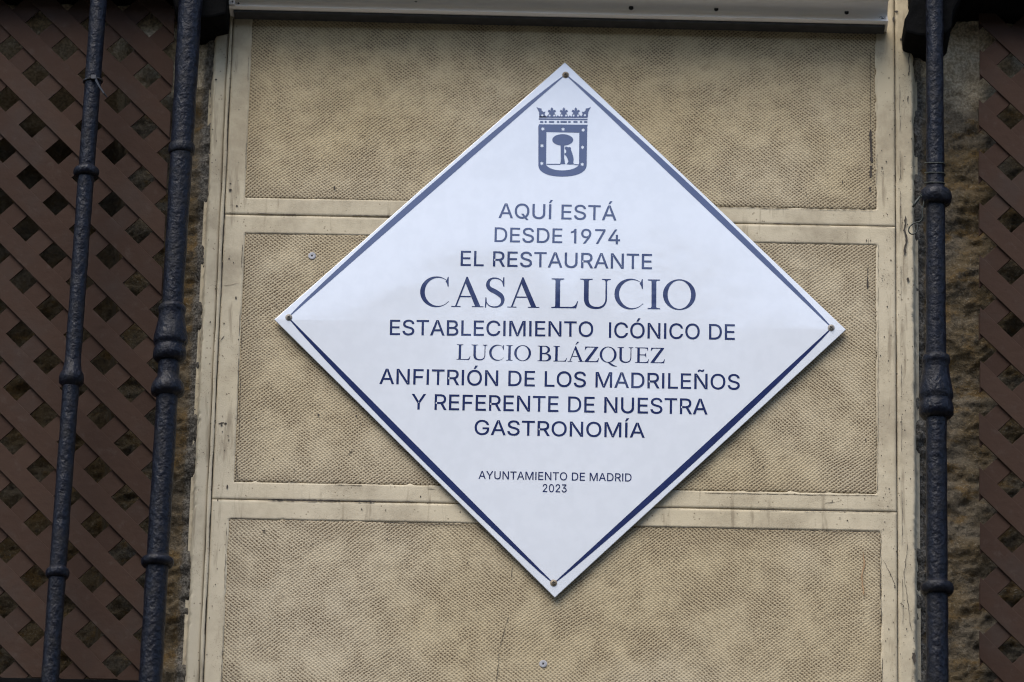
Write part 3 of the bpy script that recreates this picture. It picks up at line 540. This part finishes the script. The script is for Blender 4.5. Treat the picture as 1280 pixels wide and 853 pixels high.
def iron_bar(label, p_top, p_bot, widths, collars, knuckles, seed):
    A, B = at(*p_top, BY), at(*p_bot, BY)
    slope = (A.x-B.x)/(A.z-B.z); cx = lambda z: B.x + slope*(z-B.z)
    zt, zb = SLAB_Z+.13, ZB+.05
    o = empty('iron_bar', (cx(zb), BY, zb), label, 'iron bar', 'upright iron bars')
    S = FPX/7.28/1.0
    zz = lambda py: at(p_top[0]+(p_bot[0]-p_top[0])*(py-p_top[1])/(p_bot[1]-p_top[1]), py, BY).z
    rr = lambda w: w/2/S
    ys = [q[0] for q in widths]; ws = [q[1] for q in widths]
    prof = []
    N = 130
    for k in range(N+1):
        z = zt + (zb-zt)*k/N
        py = np.interp(-z, [-zz(-60), -zz(920)], [-60, 920])
        prof.append((z, rr(np.interp(py, ys, ws))))
    mb = MB(); lathe(mb, cx, BY, prof, 28, .022, seed); mb.build('shaft', M_bar, o, smooth=True)
    for (y0, y1, w, wn) in collars:
        m = MB(); zc, hh, R1 = (zz(y0)+zz(y1))/2, abs(zz(y0)-zz(y1))/2, rr(w); rn = rr(wn)*.97
        pr = [(zc+hh*1.5, rn)]
        for k in range(13):
            t = -math.pi/2 + math.pi*k/12; pr.append((zc - hh*math.sin(t), rn + (R1-rn)*max(.12, math.cos(t))**.6))
        pr.append((zc-hh*1.02, rn)); lathe(m, cx, BY, pr, 32, .012, seed+int(y0)); m.build('collar', M_bar, o, smooth=True)
    for pts in knuckles:
        m = MB(); lathe(m, cx, BY, [(zz(y), rr(w)) for y, w in pts], 32, .014, seed+5); m.build('knuckle', M_bar, o, smooth=True)
    return o, cx
iron_bar('slim iron bar crossing the lattice, the leftmost of three', (123,5), (66,800), [(-60,22),(100,21),(400,20.5),(900,22)],
         [(210,221,33,21),(711,723,30,21)], [[(445,20),(455,21.5),(464,25),(468,30),(473,32),(479,31),(482,24),(484,20)]], 3)
iron_bar('thick iron bar along the lattice edge, left of the stucco pier', (238,5), (191,800), [(-60,31),(100,30),(380,27),(600,27.5),(900,29)],
         [(180,193,35,27.5),(697,709,41,28)],
         [[(380,26),(383,33),(386,35.5),(390,34),(392,32.5),(400,34),(412,38.5),(421,42.5),(427,43.5),(431,41),(433,37),(435,40),(440,42.5),(447,43),(451,36),(453,26)],
          [(464,26),(472,28.5),(476,34),(481,40),(488,42),(493,40),(495,30),(497,26)]], 4)
bar3, cx3 = iron_bar('lone iron bar with a dark wire tied round its collar, right of the stucco pier', (1168.3,60), (1171.5,800), [(-60,22.5),(150,22.5),(300,25),(600,26.5),(900,28)],
         [(237,257,42,23.5),(729,744,42,26.5)],
         [[(443,25),(446,34),(450,36.5),(454,35),(456,32.5),(466,34),(480,39),(490,43),(496,43.5),(500,40),(502,38.5),(505,41),(511,43.5),(518,43.5),(522,37),(524,26)]], 6)

# ------------------------------------------------------------------ dark balcony undersides and corbels
def balcony(label, x0, x1, corb):
    o = empty('balcony_slab', ((x0+x1)/2, 0, SLAB_Z), label, 'balcony')
    m = MB(); m.box(x0, x1, -.055, .05, SLAB_Z, SLAB_Z+.14); m.build('slab', M_black, o, bevel=.008)
    m = MB(); m.prism([(at(a,b,.0).x, at(a,b,.0).z) for a, b in corb], -.072, .035); m.build('corbel', M_black, o, bevel=.004)
balcony('black balcony underside over the wide lattice, its corbel by the metal channel', -1.7, at(287,20).x,
        [(288,-8),(288,20),(286,42),(268,46),(250,47),(232,42),(224,32),(218,12),(214,-8)])
balcony('black balcony underside over the narrow lattice, its corbel by the lone bar', at(1135,20).x, 1.55,
        [(1137,14),(1131,40),(1127,47),(1128,64),(1142,68),(1160,70),(1178,66),(1185,58),(1187,38),(1193,26),(1200,14)])

# ------------------------------------------------------------------ aluminium channel over the pier
ch_l, ch_r = at(289,10).x, at(1108,30).x
zc0 = (at(290,20).z+at(1105,39).z)/2
ch = empty('metal_channel', ((ch_l+ch_r)/2, 0, zc0), 'long grey aluminium channel across the wall above the plaque', 'channel')
def profile_run(name, pts, th, x0, x1, mat, tilt=.0, bevel=.0006):
    """bent sheet: pts [(y, z)] relative to zc0, thickness th to the inside"""
    m = MB(); n = len(pts); P = [Vector((p[0], p[1])) for p in pts]; Q = []
    for i in range(n):
        a = (P[i]-P[i-1]).normalized() if i else (P[1]-P[0]).normalized()
        b = (P[i+1]-P[i]).normalized() if i < n-1 else a
        t = (a+b).normalized(); nn = Vector((-t.y, t.x)); Q.append(P[i]+nn*th/max(.4, nn.dot(Vector((-a.y, a.x)))))
    ring = [(p.x, p.y) for p in P] + [(q.x, q.y) for q in Q[::-1]]
    k = len(ring)
    z = lambda x: zc0 + tilt*(x)
    v = [(x, y, z(x)+zz) for x in (x0, x1) for (y, zz) in ring]
    f = [(i, (i+1) % k, k+(i+1) % k, k+i) for i in range(k)] + [(i, i+1, k-2-i, k-1-i) for i in range(n-1)] + [(k+k-1-i, k+k-2-i, k+i+1, k+i) for i in range(n-1)]
    m.add(v, f); return m.build(name, mat, ch, bevel=bevel)
arc = [(-.033+.013*math.sin(t)-.006*t/math.pi, .0025+.027*t/math.pi) for t in np.linspace(0, math.pi, 13)]
TILT = (at(1105,39).z-at(290,20).z)/(ch_r-ch_l)
profile_run('channel_face', [(.008, 0), (-.031, 0), (-.033, .0012)] + arc[1:] + [(-.042, .0318), (-.095, .0330), (-.096, .046)], .0016, ch_l, ch_r, M_alu, TILT)
m = MB(); x0, x1 = ch_l+.006, ch_r-.004
m.add([(x, y, zc0+TILT*x+z) for x in (x0, x1) for y, z in ((.012,-.0008),(-.0275,-.0008),(-.0265,-.0052),(.012,-.0052))], [(0,1,2,3),(7,6,5,4),(0,4,5,1),(1,5,6,2),(2,6,7,3),(3,7,4,0)])
m.build('underside_shade', simple('underside_shade_grey', (.035,.034,.032), .8), ch)  # dark strip standing in for the shade on the channel's underside
# fixings on it
def disc(m, c, r, y, th, mi=0, n=16, dome=0.0):
    prof = [(r, y), (r, y-th*.6), (r*.72, y-th), (0.0001, y-th-dome)]
    vv = []
    for (q, yy) in prof: vv += [(c[0]+q*math.cos(k*2*math.pi/n), yy, c[1]+q*math.sin(k*2*math.pi/n)) for k in range(n)]
    m.add(vv, [(i*n+k, i*n+(k+1)%n, (i+1)*n+(k+1)%n, (i+1)*n+k) for i in range(3) for k in range(n)], mi)
def cross(m, c, r, y, mi, rot=.3):
    for q in (0, math.pi/2):
        a = Vector((math.cos(rot+q), math.sin(rot+q))); b = Vector((-a.y, a.x))
        yy = y - (.00012 if q else 0)
        m.add([(c[0]+a.x*s*r+b.x*t*r*.28, yy, c[1]+a.y*s*r+b.y*t*r*.28) for s, t in ((-1,-1),(1,-1),(1,1),(-1,1))], [(0,1,2,3)], mi)
m = MB(); c = at(1103,24,-.03); disc(m, (c.x, c.z), .0060, -.0245, .0035, 1); disc(m, (c.x, c.z), .0046, -.0255, .0055); cross(m, (c.x, c.z), .0027, -.0312, 1); m.build('screw', [simple('bright_zinc', (.75,.75,.73), .4, .2), M_dark], ch)
for a, b in ((1058.5,13.5), (895.5,9.5), (789,8), (520,-1)):
    m = MB(); c = at(a, b, -.03); disc(m, (c.x, c.z), .0042, -.0195, .0075); m.build('rivet', M_dark, ch)
m = MB(); c0, c1 = at(285,-6,-.031), at(294,8.5,-.031)
m.box(c0.x, c1.x, -.0395, -.0375, c1.z, c0.z+.01); m.build('end_bracket', M_whitebr, ch, bevel=.0004)
m = MB()
for a, b in ((291,4), (298,3)):
    c = at(a, b, -.0345)
    disc(m, (c.x, c.z), .0016, -.0393 if a < 295 else -.0265, .0005 if a < 295 else .006)
m.build('rivet', M_dark, ch)
m = MB(); c = at(1099,4,-.06); n = 12
m.add([(c.x+.0035*math.cos(k*6.283/n), -.052+.0035*math.sin(k*6.283/n), zc0+TILT*c.x+.0307) for k in range(n)], [tuple(range(n))]); m.build('screw', M_steel, ch)

# ------------------------------------------------------------------ the plaque
PY = -.0085                              # plane of the enamel face
D = .6/math.sqrt(2)
plq = empty('plaque', (0, PY, Z0), 'white enamel diamond plaque with navy lettering and a crest, screwed at four corners', 'plaque')
rot = 9.4e-4
def dia(d): return [(d*math.cos(rot+k*math.pi/2), d*math.sin(rot+k*math.pi/2)+Z0) for k in range(4)]
m = MB()
rings = [(D-.0002, PY+.0030), (D, PY+.0026), (D, PY+.0006), (D-.0004, PY+.0002), (D-.0012, PY)]
vv = []
for (d, y) in rings: vv += [(x, y, z) for x, z in dia(d)]
ff = []; mi = []
for i in range(len(rings)-1):
    for k in range(4): ff.append((i*4+k, i*4+(k+1)%4, (i+1)*4+(k+1)%4, (i+1)*4+k)); mi.append(1 if i < 2 else 0)
ff.append(tuple(len(vv)-4+k for k in range(4))); mi.append(0); ff.append((3,2,1,0)); mi.append(1)
mesh_obj('plate', vv, ff, [M_white, M_edge], plq, False, mi)
LAY = PY-.00025
def inside(pt, l):
    c = False
    for i in range(len(l)):
        (x1,y1),(x2,y2) = l[i], l[i-1]
        if (y1 > pt[1]) != (y2 > pt[1]) and pt[0] < (x2-x1)*(pt[1]-y1)/(y2-y1)+x1: c = not c
    return c
def flat(name, polys, mat, y=LAY, parent=plq, dy=.00003):
    """filled flat shapes; each item = [outer, hole, hole...] in world (x, z); each piece a hair above the last"""
    m = MB()
    for i, pl in enumerate(polys):
        pts, edges = [], []
        for l in pl:
            b = len(pts); L = [p for k, p in enumerate(l) if math.hypot(p[0]-l[k-1][0], p[1]-l[k-1][1]) > 1e-6]
            pts += [Vector((p[0]*100, (p[1]-Z0)*100)) for p in L]; edges += [(b+k, b+(k+1) % len(L)) for k in range(len(L))]
        V, _, F = geometry.delaunay_2d_cdt(pts, edges, [], 1, 1e-7)[:3]
        yy = y-dy*(i % 6)
        keep = []
        for t in F:
            c = ((V[t[0]].x+V[t[1]].x+V[t[2]].x)/300, (V[t[0]].y+V[t[1]].y+V[t[2]].y)/300+Z0)
            if inside(c, pl[0]) and not any(inside(c, h) for h in pl[1:]): keep.append(tuple(t))
        m.add([(v.x/100, yy, v.y/100+Z0) for v in V], keep)
    return m.build(name, mat, parent)
W2 = lambda px, py: (at(px, py, LAY).x, at(px, py, LAY).z)

# tapered navy border lines between the screws
SC = [at(707,94,PY), at(1039,410,PY), at(692,729,PY), at(361,397,PY)]
for k in range(4):
    a, b = Vector((SC[k].x, SC[k].z)), Vector((SC[(k+1)%4].x, SC[(k+1)%4].z))
    t = (b-a).normalized(); o_ = Vector((-t.y, t.x)); a2, b2 = a+t*.004, b-t*.004
    inner = [a2.lerp(b2, i/30) for i in range(31)]
    outer = [p + o_*(.0017 + .0080*math.sin(math.pi*i/30)**.7) for i, p in enumerate(inner)]
    flat('border_line', [[[(p.x, p.y) for p in inner] + [(p.x, p.y) for p in outer[::-1]]]], M_navy)

# lettering --------------------------------------------------------
SANS = json.loads(SANS_JSON)
def bez(p0, p1, p2, p3, n=5):
    return [((1-t)**3*p0[0]+3*(1-t)**2*t*p1[0]+3*(1-t)*t*t*p2[0]+t**3*p3[0], (1-t)**3*p0[1]+3*(1-t)**2*t*p1[1]+3*(1-t)*t*t*p2[1]+t**3*p3[1]) for t in [i/n for i in range(n)]]
def sans(ch):
    """-> advance, list of [outer, holes...] with cap height 1"""
    adv, spl = SANS[ch]; loops = []
    for s in spl:
        L = []
        for i in range(len(s)):
            p, q = s[i], s[(i+1) % len(s)]
            a, b, c, d = (p[2],p[3]), (p[4],p[5]), (q[0],q[1]), (q[2],q[3])
            flat_ = abs((d[0]-a[0])*(b[1]-a[1])-(d[1]-a[1])*(b[0]-a[0])) + abs((d[0]-a[0])*(c[1]-a[1])-(d[1]-a[1])*(c[0]-a[0])) < 900
            L += [a] if flat_ else bez(a, b, c, d, 6)
        loops.append([(x/509, y/509) for x, y in L])
    area = lambda l: sum(l[i][0]*l[(i+1)%len(l)][1]-l[(i+1)%len(l)][0]*l[i][1] for i in range(len(l)))/2
    def fat(l, d):
        l = [p for k, p in enumerate(l) if math.hypot(p[0]-l[k-1][0], p[1]-l[k-1][1]) > 1e-4]
        out = []; n = len(l)
        for k in range(n):
            a, p, b = l[k-1], l[k], l[(k+1) % n]
            t1 = ((p[0]-a[0]), (p[1]-a[1])); t2 = ((b[0]-p[0]), (b[1]-p[1])); q1 = math.hypot(*t1); q2 = math.hypot(*t2)
            n1 = (t1[1]/q1, -t1[0]/q1); n2 = (t2[1]/q2, -t2[0]/q2); k_ = 1 + n1[0]*n2[0] + n1[1]*n2[1]
            if k_ < .35: k_ = .35
            out.append((p[0]+d*(n1[0]+n2[0])/k_, p[1]+d*(n1[1]+n2[1])/k_))
        return out
    big = max(loops, key=lambda l: abs(area(l))); sg = 1 if area(big) > 0 else -1
    outs = [fat(l if sg > 0 else l[::-1], .008) for l in loops if area(l)*sg > 0]
    holes = [fat(l if sg < 0 else l[::-1], -.008) for l in loops if area(l)*sg < 0]
    return adv/509, [[o] + [h for h in holes if inside(h[0], o)] for o in outs]

def stroke(pts, ws):
    L = []; Rr = []
    for i, p in enumerate(pts):
        a, b = pts[max(i-1,0)], pts[min(i+1,len(pts)-1)]; tx, ty = b[0]-a[0], b[1]-a[1]; q = math.hypot(tx, ty) or 1
        nx, ny = -ty/q, tx/q; w = ws[i]/2
        L.append((p[0]+nx*w, p[1]+ny*w)); Rr.append((p[0]-nx*w, p[1]-ny*w))
    return [L + Rr[::-1]]
def istem(l, r, sl, sr, top=True, bot=True, H=1.0, t=.028, br=.05):
    """upright with bracketed hairline serifs"""
    p = []
    if bot: p += [(l-sl, 0), (r+sr, 0), (r+sr, t), (r+br*.35, t+br*.25), (r, t+br)] if sr else [(l-sl, 0), (r, 0)]
    else: p += [(l, 0), (r, 0)]
    if top: p += ([(r, H-t-br), (r+br*.35, H-t-br*.25), (r+sr, H-t), (r+sr, H)] if sr else [(r, H)]) + [(l-sl, H), (l-sl, H-t), (l-br*.35, H-t-br*.25), (l, H-t-br)]
    else: p += [(r, H), (l, H)]
    if bot: p += [(l, t+br), (l-br*.35, t+br*.25), (l-sl, t)]
    return [p]
def ell(cx, cy, rx, ry, a0, a1, n=40): return [(cx+rx*math.cos(math.radians(a0+(a1-a0)*i/n)), cy+ry*math.sin(math.radians(a0+(a1-a0)*i/n))) for i in range(n+1)]
def O_(w=1.02):
    return [ell(w/2, .5, w/2, .518, 0, 360, 56)[:-1], ell(w/2, .5, w/2-.145, .482, 0, 360, 56)[:-1]]
def serif(ch):
    T = .148                             # thick stem
    if ch == ' ': return .36, []
    if ch == 'I': return .50, [istem(.175, .175+T, .12, .12)]
    if ch == 'L': return .90, [istem(.15, .15+T, .12, .0, True, True), [[(.15+T,0),(.80,0),(.865,.235),(.838,.235),(.79,.13),(.74,.07),(.66,.045),(.15+T,.04)]], [[(.15+T,1.0),(.15+T+.125,1.0),(.15+T+.125,.972),(.15+T+.03,.955),(.15+T,.93)]]]
    if ch == 'U':
        l = .14; r = .86
        out = [(l-.12,1),(l-.12,.972),(l-.02,.955),(l,.92),(l,.33)] + bez((l,.33),(l,.08),(.30,-.018),(.51,-.018),12) + bez((.51,-.018),(.74,-.018),(r,.10),(r,.36),12) + \
              [(r,.36),(r,.91),(r+.025,.955),(r+.115,.972),(r+.115,1),(r-.16,1),(r-.16,.972),(r-.075,.955),(r-.05,.91),(r-.05,.36)] + \
              bez((r-.05,.36),(r-.05,.15),(.70,.055),(.555,.055),12) + bez((.555,.055),(.38,.055),(l+T,.13),(l+T,.34),12) + [(l+T,.34),(l+T,.92),(l+T+.02,.955),(l+T+.12,.972),(l+T+.12,1)]
        return 1.07, [[out]]
    if ch == 'C':
        w = .98; o = ell(.52, .5, .50, .52, 47, 316, 60); i = ell(.585, .5, .42, .475, 51, 313, 60)
        tail = [(.925, .17), (.905, .185)]
        return 1.0, [[o + tail + i[::-1]], [[(.835,.88),(.87,1.0),(.90,1.015),(.905,.68),(.872,.68),(.855,.77),(.80,.865)]]]
    if ch == 'O': return 1.08, [[[(x+.03, y) for x, y in l] for l in O_()]]
    if ch == 'Q': return 1.08, [[[(x+.03, y) for x, y in l] for l in O_()], stroke(bez((.56,.0),(.70,-.10),(.85,-.26),(1.08,-.255),12)+[(1.08,-.255)], [.09,.10,.11,.115,.12,.12,.115,.105,.09,.075,.055,.04,.025])]
    if ch == 'S':
        c = bez((.60,.80),(.57,.93),(.45,.985),(.335,.985),9)+bez((.335,.985),(.20,.985),(.125,.89),(.125,.775),9)+bez((.125,.775),(.125,.60),(.30,.575),(.40,.50),9)+bez((.40,.50),(.53,.42),(.595,.36),(.595,.235),9)+bez((.595,.235),(.595,.09),(.48,.008),(.34,.008),9)+bez((.34,.008),(.20,.008),(.10,.09),(.075,.23),9)+[(.075,.23)]
        n = len(c); ws = [np.interp(k/(n-1), [0,.1,.2,.33,.43,.55,.66,.78,.88,1], [.025,.035,.055,.115,.15,.15,.115,.055,.035,.025]) for k in range(n)]
        return .74, [stroke(c, ws), [[(.575,.83),(.605,1.015),(.635,1.015),(.64,.70),(.607,.70)]], [[(.055,.33),(.085,.33),(.10,.18),(.072,-.015),(.042,-.015)]]]
    if ch in 'AÁ':
        # thick right leg, hairline left leg, bar, two feet
        P = [[[(.455,1.02),(.495,1.02),(.90,.028),(.74,.028),(.432,.80)]], [[(.455,1.02),(.432,.80),(.165,.028),(.115,.028)]], [[(.255,.33),(.61,.33),(.595,.372),(.272,.372)]],
             [[(.0,0),(.285,0),(.285,.028),(.0,.028)]], [[(.64,0),(1.0,0),(1.0,.028),(.64,.028)]]]
        if ch == 'Á': P.append([[(.46,1.10),(.56,1.30),(.68,1.30),(.50,1.10)]])
        return 1.0, P
    if ch == 'B':
        l = .15; P = [istem(l, l+T, .13, 0)]
        P.append([[(l+T,1),(.50,1)]+ell(.50,.752,.27,.248,90,-90,18)+[(.50,.504),(l+T,.504),(l+T,.545),(.45,.545)]+ell(.45,.752,.175,.205,-90,90,18)+[(.45,.957),(l+T,.957)]])
        P.append([[(l+T,.503),(.52,.503)]+ell(.53,.2515,.32,.2515,90,-90,18)+[(.52,0),(l+T,0),(l+T,.045),(.47,.045)]+ell(.47,.252,.215,.207,-90,90,18)+[(.47,.46),(l+T,.46)]])
        return .94, P
    if ch == 'Z':
        return .90, [[[(.06,1),(.84,1),(.84,.965),(.24,.05),(.06,0),(.02,0),(.02,.03),(.64,.95),(.06,.95)]], [[(.06,.95),(.2,.95),(.10,.88),(.06,.77),(.028,.77),(.055,1)]], [[(.06,0),(.84,0),(.885,.25),(.855,.25),(.80,.12),(.72,.06),(.62,.05),(.24,.05)]]]
    if ch == 'E':
        l = .15; a = l+T
        return .93, [istem(l, a, .13, 0), [[(a,1),(.79,1),(.80,.78),(.772,.78),(.745,.88),(.69,.945),(.60,.955),(a,.955)]], [[(a,.545),(.58,.545),(.635,.57),(.652,.66),(.68,.66),(.68,.37),(.652,.37),(.635,.46),(.58,.495),(a,.495)]],
                     [[(a,0),(.80,0),(.86,.24),(.832,.24),(.785,.13),(.72,.065),(.62,.047),(a,.047)]]]
def text_line(s, xl, xr, bl, br_, cap_top_l, font, weight=1.0):
    """s set between photo pixels xl..xr on a baseline bl..br_, cap height from the left edge"""
    A, B = Vector(W2(xl, bl)), Vector(W2(xr, br_)); Cc = Vector(W2(xl, cap_top_l))
    hcap = Cc.y-A.y; ux = (B-A).normalized(); uy = Vector((-ux.y, ux.x))
    x = 0; items = []
    for ch in s:
        if ch == ' ': x += .40 if font is sans else .34; continue
        adv, pl = font(ch); items.append((x, pl)); x += adv
    xs = [x0+p[0] for x0, pl in items for q in pl for p in q[0]]
    mn, mx = min(xs), max(xs); k = (B-A).length/(mx-mn)
    polys = []
    for x0, pl in items:
        for q in pl:
            polys.append([[tuple(A + ux*((x0+p[0]-mn)*k) + uy*(p[1]*hcap)) for p in l] for l in q])
    return flat('lettering', polys, M_navy)
LINES = [("AQUÍ ESTÁ", 623, 770.5, 272.6, 275.6, 254.4, sans), ("DESDE 1974", 618, 775, 302.5, 305.3, 284.5, sans), ("EL RESTAURANTE", 575.6, 815, 332.4, 336.6, 313.7, sans),
         ("CASA LUCIO", 524.8, 869.6, 383.2, 387.2, 346.2, serif), ("ESTABLECIMIENTO", 487.2, 741.5, 418.8, 421.1, 400, sans), ("ICÓNICO DE", 761, 918.6, 422.3, 424.9, 403.2, sans), ("LUCIO BLÁZQUEZ", 570.6, 831, 449.7, 454.2, 430.6, serif),
         ("ANFITRIÓN DE LOS MADRILEÑOS", 474.1, 924.8, 480, 487.2, 461, sans), ("Y REFERENTE DE NUESTRA", 514, 884.4, 511.9, 518.2, 492.6, sans), ("GASTRONOMÍA", 593, 805.9, 543.5, 547.2, 525.2, sans),
         ("AYUNTAMIENTO DE MADRID", 598.1, 789.4, 598.7, 602, 588.9, sans), ("2023", 678.3, 708.3, 615.2, 615.6, 605.4, sans)]
for L in LINES: text_line(*L)

# crest --------------------------------------------------------------
K = lambda x, y: W2(640+x/5.015, 70+y/5.015)
def kp(pts): return [K(x, y) for x, y in pts]
cr = mesh_obj('crest', *(lambda: ([], []))(), M_navy, plq) if False else None
sh_o = [(165,437),(472,440),(468,690)] + bez((468,690),(462,735),(400,757),(316,757),8) + bez((316,757),(232,757),(170,735),(165,690),8) + [(165,690)]
sh_i = [(216,478),(422,482),(420,684)] + bez((420,684),(400,708),(360,718),(316,718),8) + bez((316,718),(270,718),(232,708),(214,684),8) + [(214,684)]
def star(cx, cy, r=13, n=6): return [(cx+(r if k % 2 == 0 else r*.55)*math.sin(k*math.pi/n), cy-(r if k % 2 == 0 else r*.55)*math.cos(k*math.pi/n)) for k in range(2*n)]
stars = [star(*c) for c in ((193,458),(320,460),(446,465),(188,563),(442,573),(187,674),(440,680))]
shield = flat('crest', [[kp(sh_o), kp(sh_i)] + [kp(s) for s in stars]], M_navy)
# stand-alone pieces of the crest
el2 = lambda cx, cy, rx, ry, n=28: [(cx+rx*math.cos(k*2*math.pi/n), cy+ry*math.sin(k*2*math.pi/n)) for k in range(n)]
def sub(name, polys): 
    o = flat(name, polys, M_navy, parent=None); o.parent = shield
    o.data.transform(Matrix.Translation(-Vector(plq.location))); return o
sub('tree_emblem', [[kp([(304,556),(328,556),(327,640),(332,672),(335,679),(300,679),(305,665),(306,640)])], [kp(el2(318,527,66,36))]])
sub('bear_emblem', [[kp([(333,584),(330,576),(338,568),(346,571),(356,573),(364,571),(370,578),(370,590),(376,606),(383,628),(387,650),(384,668),(389,681),(360,682),(342,680),(348,672),(354,660),(346,640),(338,626),(330,622),(328,612),(338,608),(340,596)])]])
sub('ground_line', [[kp([(216,677),(304,677),(304,683),(216,683)])]]); sub('ground_line', [[kp([(390,679),(421,680),(421,686),(390,685)])]])
crown = [[kp([(168,392),(474,395),(474,404),(168,401)])], [kp([(168,429),(474,432),(474,441),(168,438)])]]
for (x, w) in ((176,20),(205,12),(232,32),(282,14),(304,40),(352,16),(385,26),(426,14),(452,20)): crown.append([kp([(x,409),(x+w,409.5),(x+w,420),(x,419.5)])])
# open-work crown: arches between leaf-shaped points
for i, x in enumerate((180,212,250,288,325,363,400,438,462)):
    if i % 2 == 1 or i == 0 or i == 8: continue
for x in (250,325,400):
    crown.append([kp([(x,322),(x+9,334),(x+6,343),(x+20,338),(x+26,348),(x+15,358),(x+22,368),(x+26,386),(x-26,386),(x-22,368),(x-15,358),(x-26,348),(x-20,338),(x-6,343),(x-9,334)]), kp(el2(x+14,374,6,7,10)), kp(el2(x-14,374,6,7,10))])
for (x, s) in ((152,1),(495,-1)):
    crown.append([kp([(x,320),(x+14*s,327),(x+34*s,331),(x+34*s,342),(x+44*s,352),(x+58*s,350),(x+52*s,366),(x+66*s,386),(x+20*s,386),(x+17*s,352)]), kp(el2(x+38*s,372,7,7,10))])
for x in (222.5,287.5,362.5,427.5): crown.append([kp([(x-7,380),(x,372),(x+7,380),(x+4,387),(x-4,387)])])
crown.append([kp([(170,379),(472,381),(472,389),(170,388)])])
sub('crown_emblem', crown)

# corner screws with washers
for i, s in enumerate(SC):
    m = MB(); c = (s.x, s.z)
    disc(m, c, .0052, PY-.0001, .0008, 0); 
    disc(m, c, .0036, PY-.0009, .0014, 0, dome=.0003); cross(m, c, .0024, PY-.0029, 1, random.uniform(0,1))
    m.build('screw', [M_steel if i % 2 else M_brass, M_dark], plq)

# ------------------------------------------------------------------ wire on the lone bar, tie on the slim bar
S3 = lambda px, py, y: at(px, py, y)
wire = MB(); path = []
zt_, zb_ = at(1168,200,BY).z, at(1168,232,BY).z
for k in range(90):
    t = k/89; a = t*2*math.pi*2.6 + 2.2; z = zt_ + (zb_-zt_)*t + .005*math.sin(a+.6)
    rr_ = .0148+.0006*math.sin(5*a); path.append((cx3(z)+rr_*math.cos(a), BY+rr_*math.sin(a), z))
wire.tube(path, .0009, 6)
tail = [(1150,244),(1155,250),(1153,262),(1153,272),(1150,277),(1143,279),(1137,284),(1136,290),(1140,293),(1145,291),(1147,285),(1146,278)]
yv = BY-.012
tp = [S3(*p, yv+.001*i) for i, p in enumerate(tail)]
sp = []
for i in range(len(tp)-1):
    p0, p1, p2, p3 = tp[max(i-1,0)], tp[i], tp[i+1], tp[min(i+2,len(tp)-1)]
    for q in range(5):
        t = q/5; sp.append(.5*((2*p1)+(p2-p0)*t+(2*p0-5*p1+4*p2-p3)*t*t+(3*p1-p0-3*p2+p3)*t**3))
wire.tube([path[-1]]+sp, .0010, 6)
wire.tube([S3(1150,246,yv), S3(1145,253,yv), S3(1141,259,yv)], [.0016,.0022,.0016], 6)
wo_ = wire.build('tied_wire', M_wire, None, smooth=True)
tag(wo_, 'thin dark wire wound above the collar of the lone bar, ending in a loop', 'wire')
tie = MB(); z = at(116,102,BY).z; A, B = at(123,5,BY), at(66,800,BY); xb = B.x+(A.x-B.x)/(A.z-B.z)*(z-B.z)
tie.tube([(xb+.0138*math.cos(a), BY+.0138*math.sin(a), z+.001*math.cos(a)) for a in [k*2*math.pi/24 for k in range(25)]], .0017, 6)
tie.tube([(xb+.004, BY-.0145, z), tuple(at(124,108,BY-.018)), tuple(at(130,117,BY-.02)), tuple(at(134,122,BY-.018))], [.002,.0016,.0014,.001], 6)
tie.box(xb-.001, xb+.006, BY-.0185, BY-.0125, z-.003, z+.003)
to_ = tie.build('cable_tie', M_tie, None, smooth=False)
tag(to_, 'black cable tie cinched round the slim iron bar with its tail sticking out', 'cable tie')

# ------------------------------------------------------------------ house across the street (it shades and is mirrored in the enamel)
OB = -9.3; OT = Z0+3.3
ob = empty('house', (0, OB, 0), 'plain ochre house across the street with shuttered windows, mirrored in the plaque', 'house')
m = MB(); m.box(-24, 24, OB-8, OB, .02, OT); m.build('wall', simple('ochre_render', (.30, .25, .18), .9, 0, 3, .15), ob)
m = MB(); m.box(-24.1, 24.1, OB-8.1, OB+.35, OT+.004, OT+.22); m.build('cornice', simple('cornice_stone', (.36, .33, .28), .9), ob)
M_shut = simple('shutter_brown', (.05, .035, .025), .6); M_fr = simple('window_surround', (.42, .39, .33), .8)
for r_ in range(2):
    for k in range(-6, 7):
        x = k*3.4+.8; zb = 1.0+r_*3.2
        m = MB(); m.box(x-.75, x+.75, OB+.003, OB+.09, zb, zb+2.0); w = m.build('window', M_fr, ob)
        m = MB(); m.box(x-.58, x+.58, OB+.092, OB+.12, zb+.16, zb+1.84); s = m.build('shutter', M_shut, None); s.parent = w; s.data.transform(Matrix.Translation(-Vector(ob.location)))
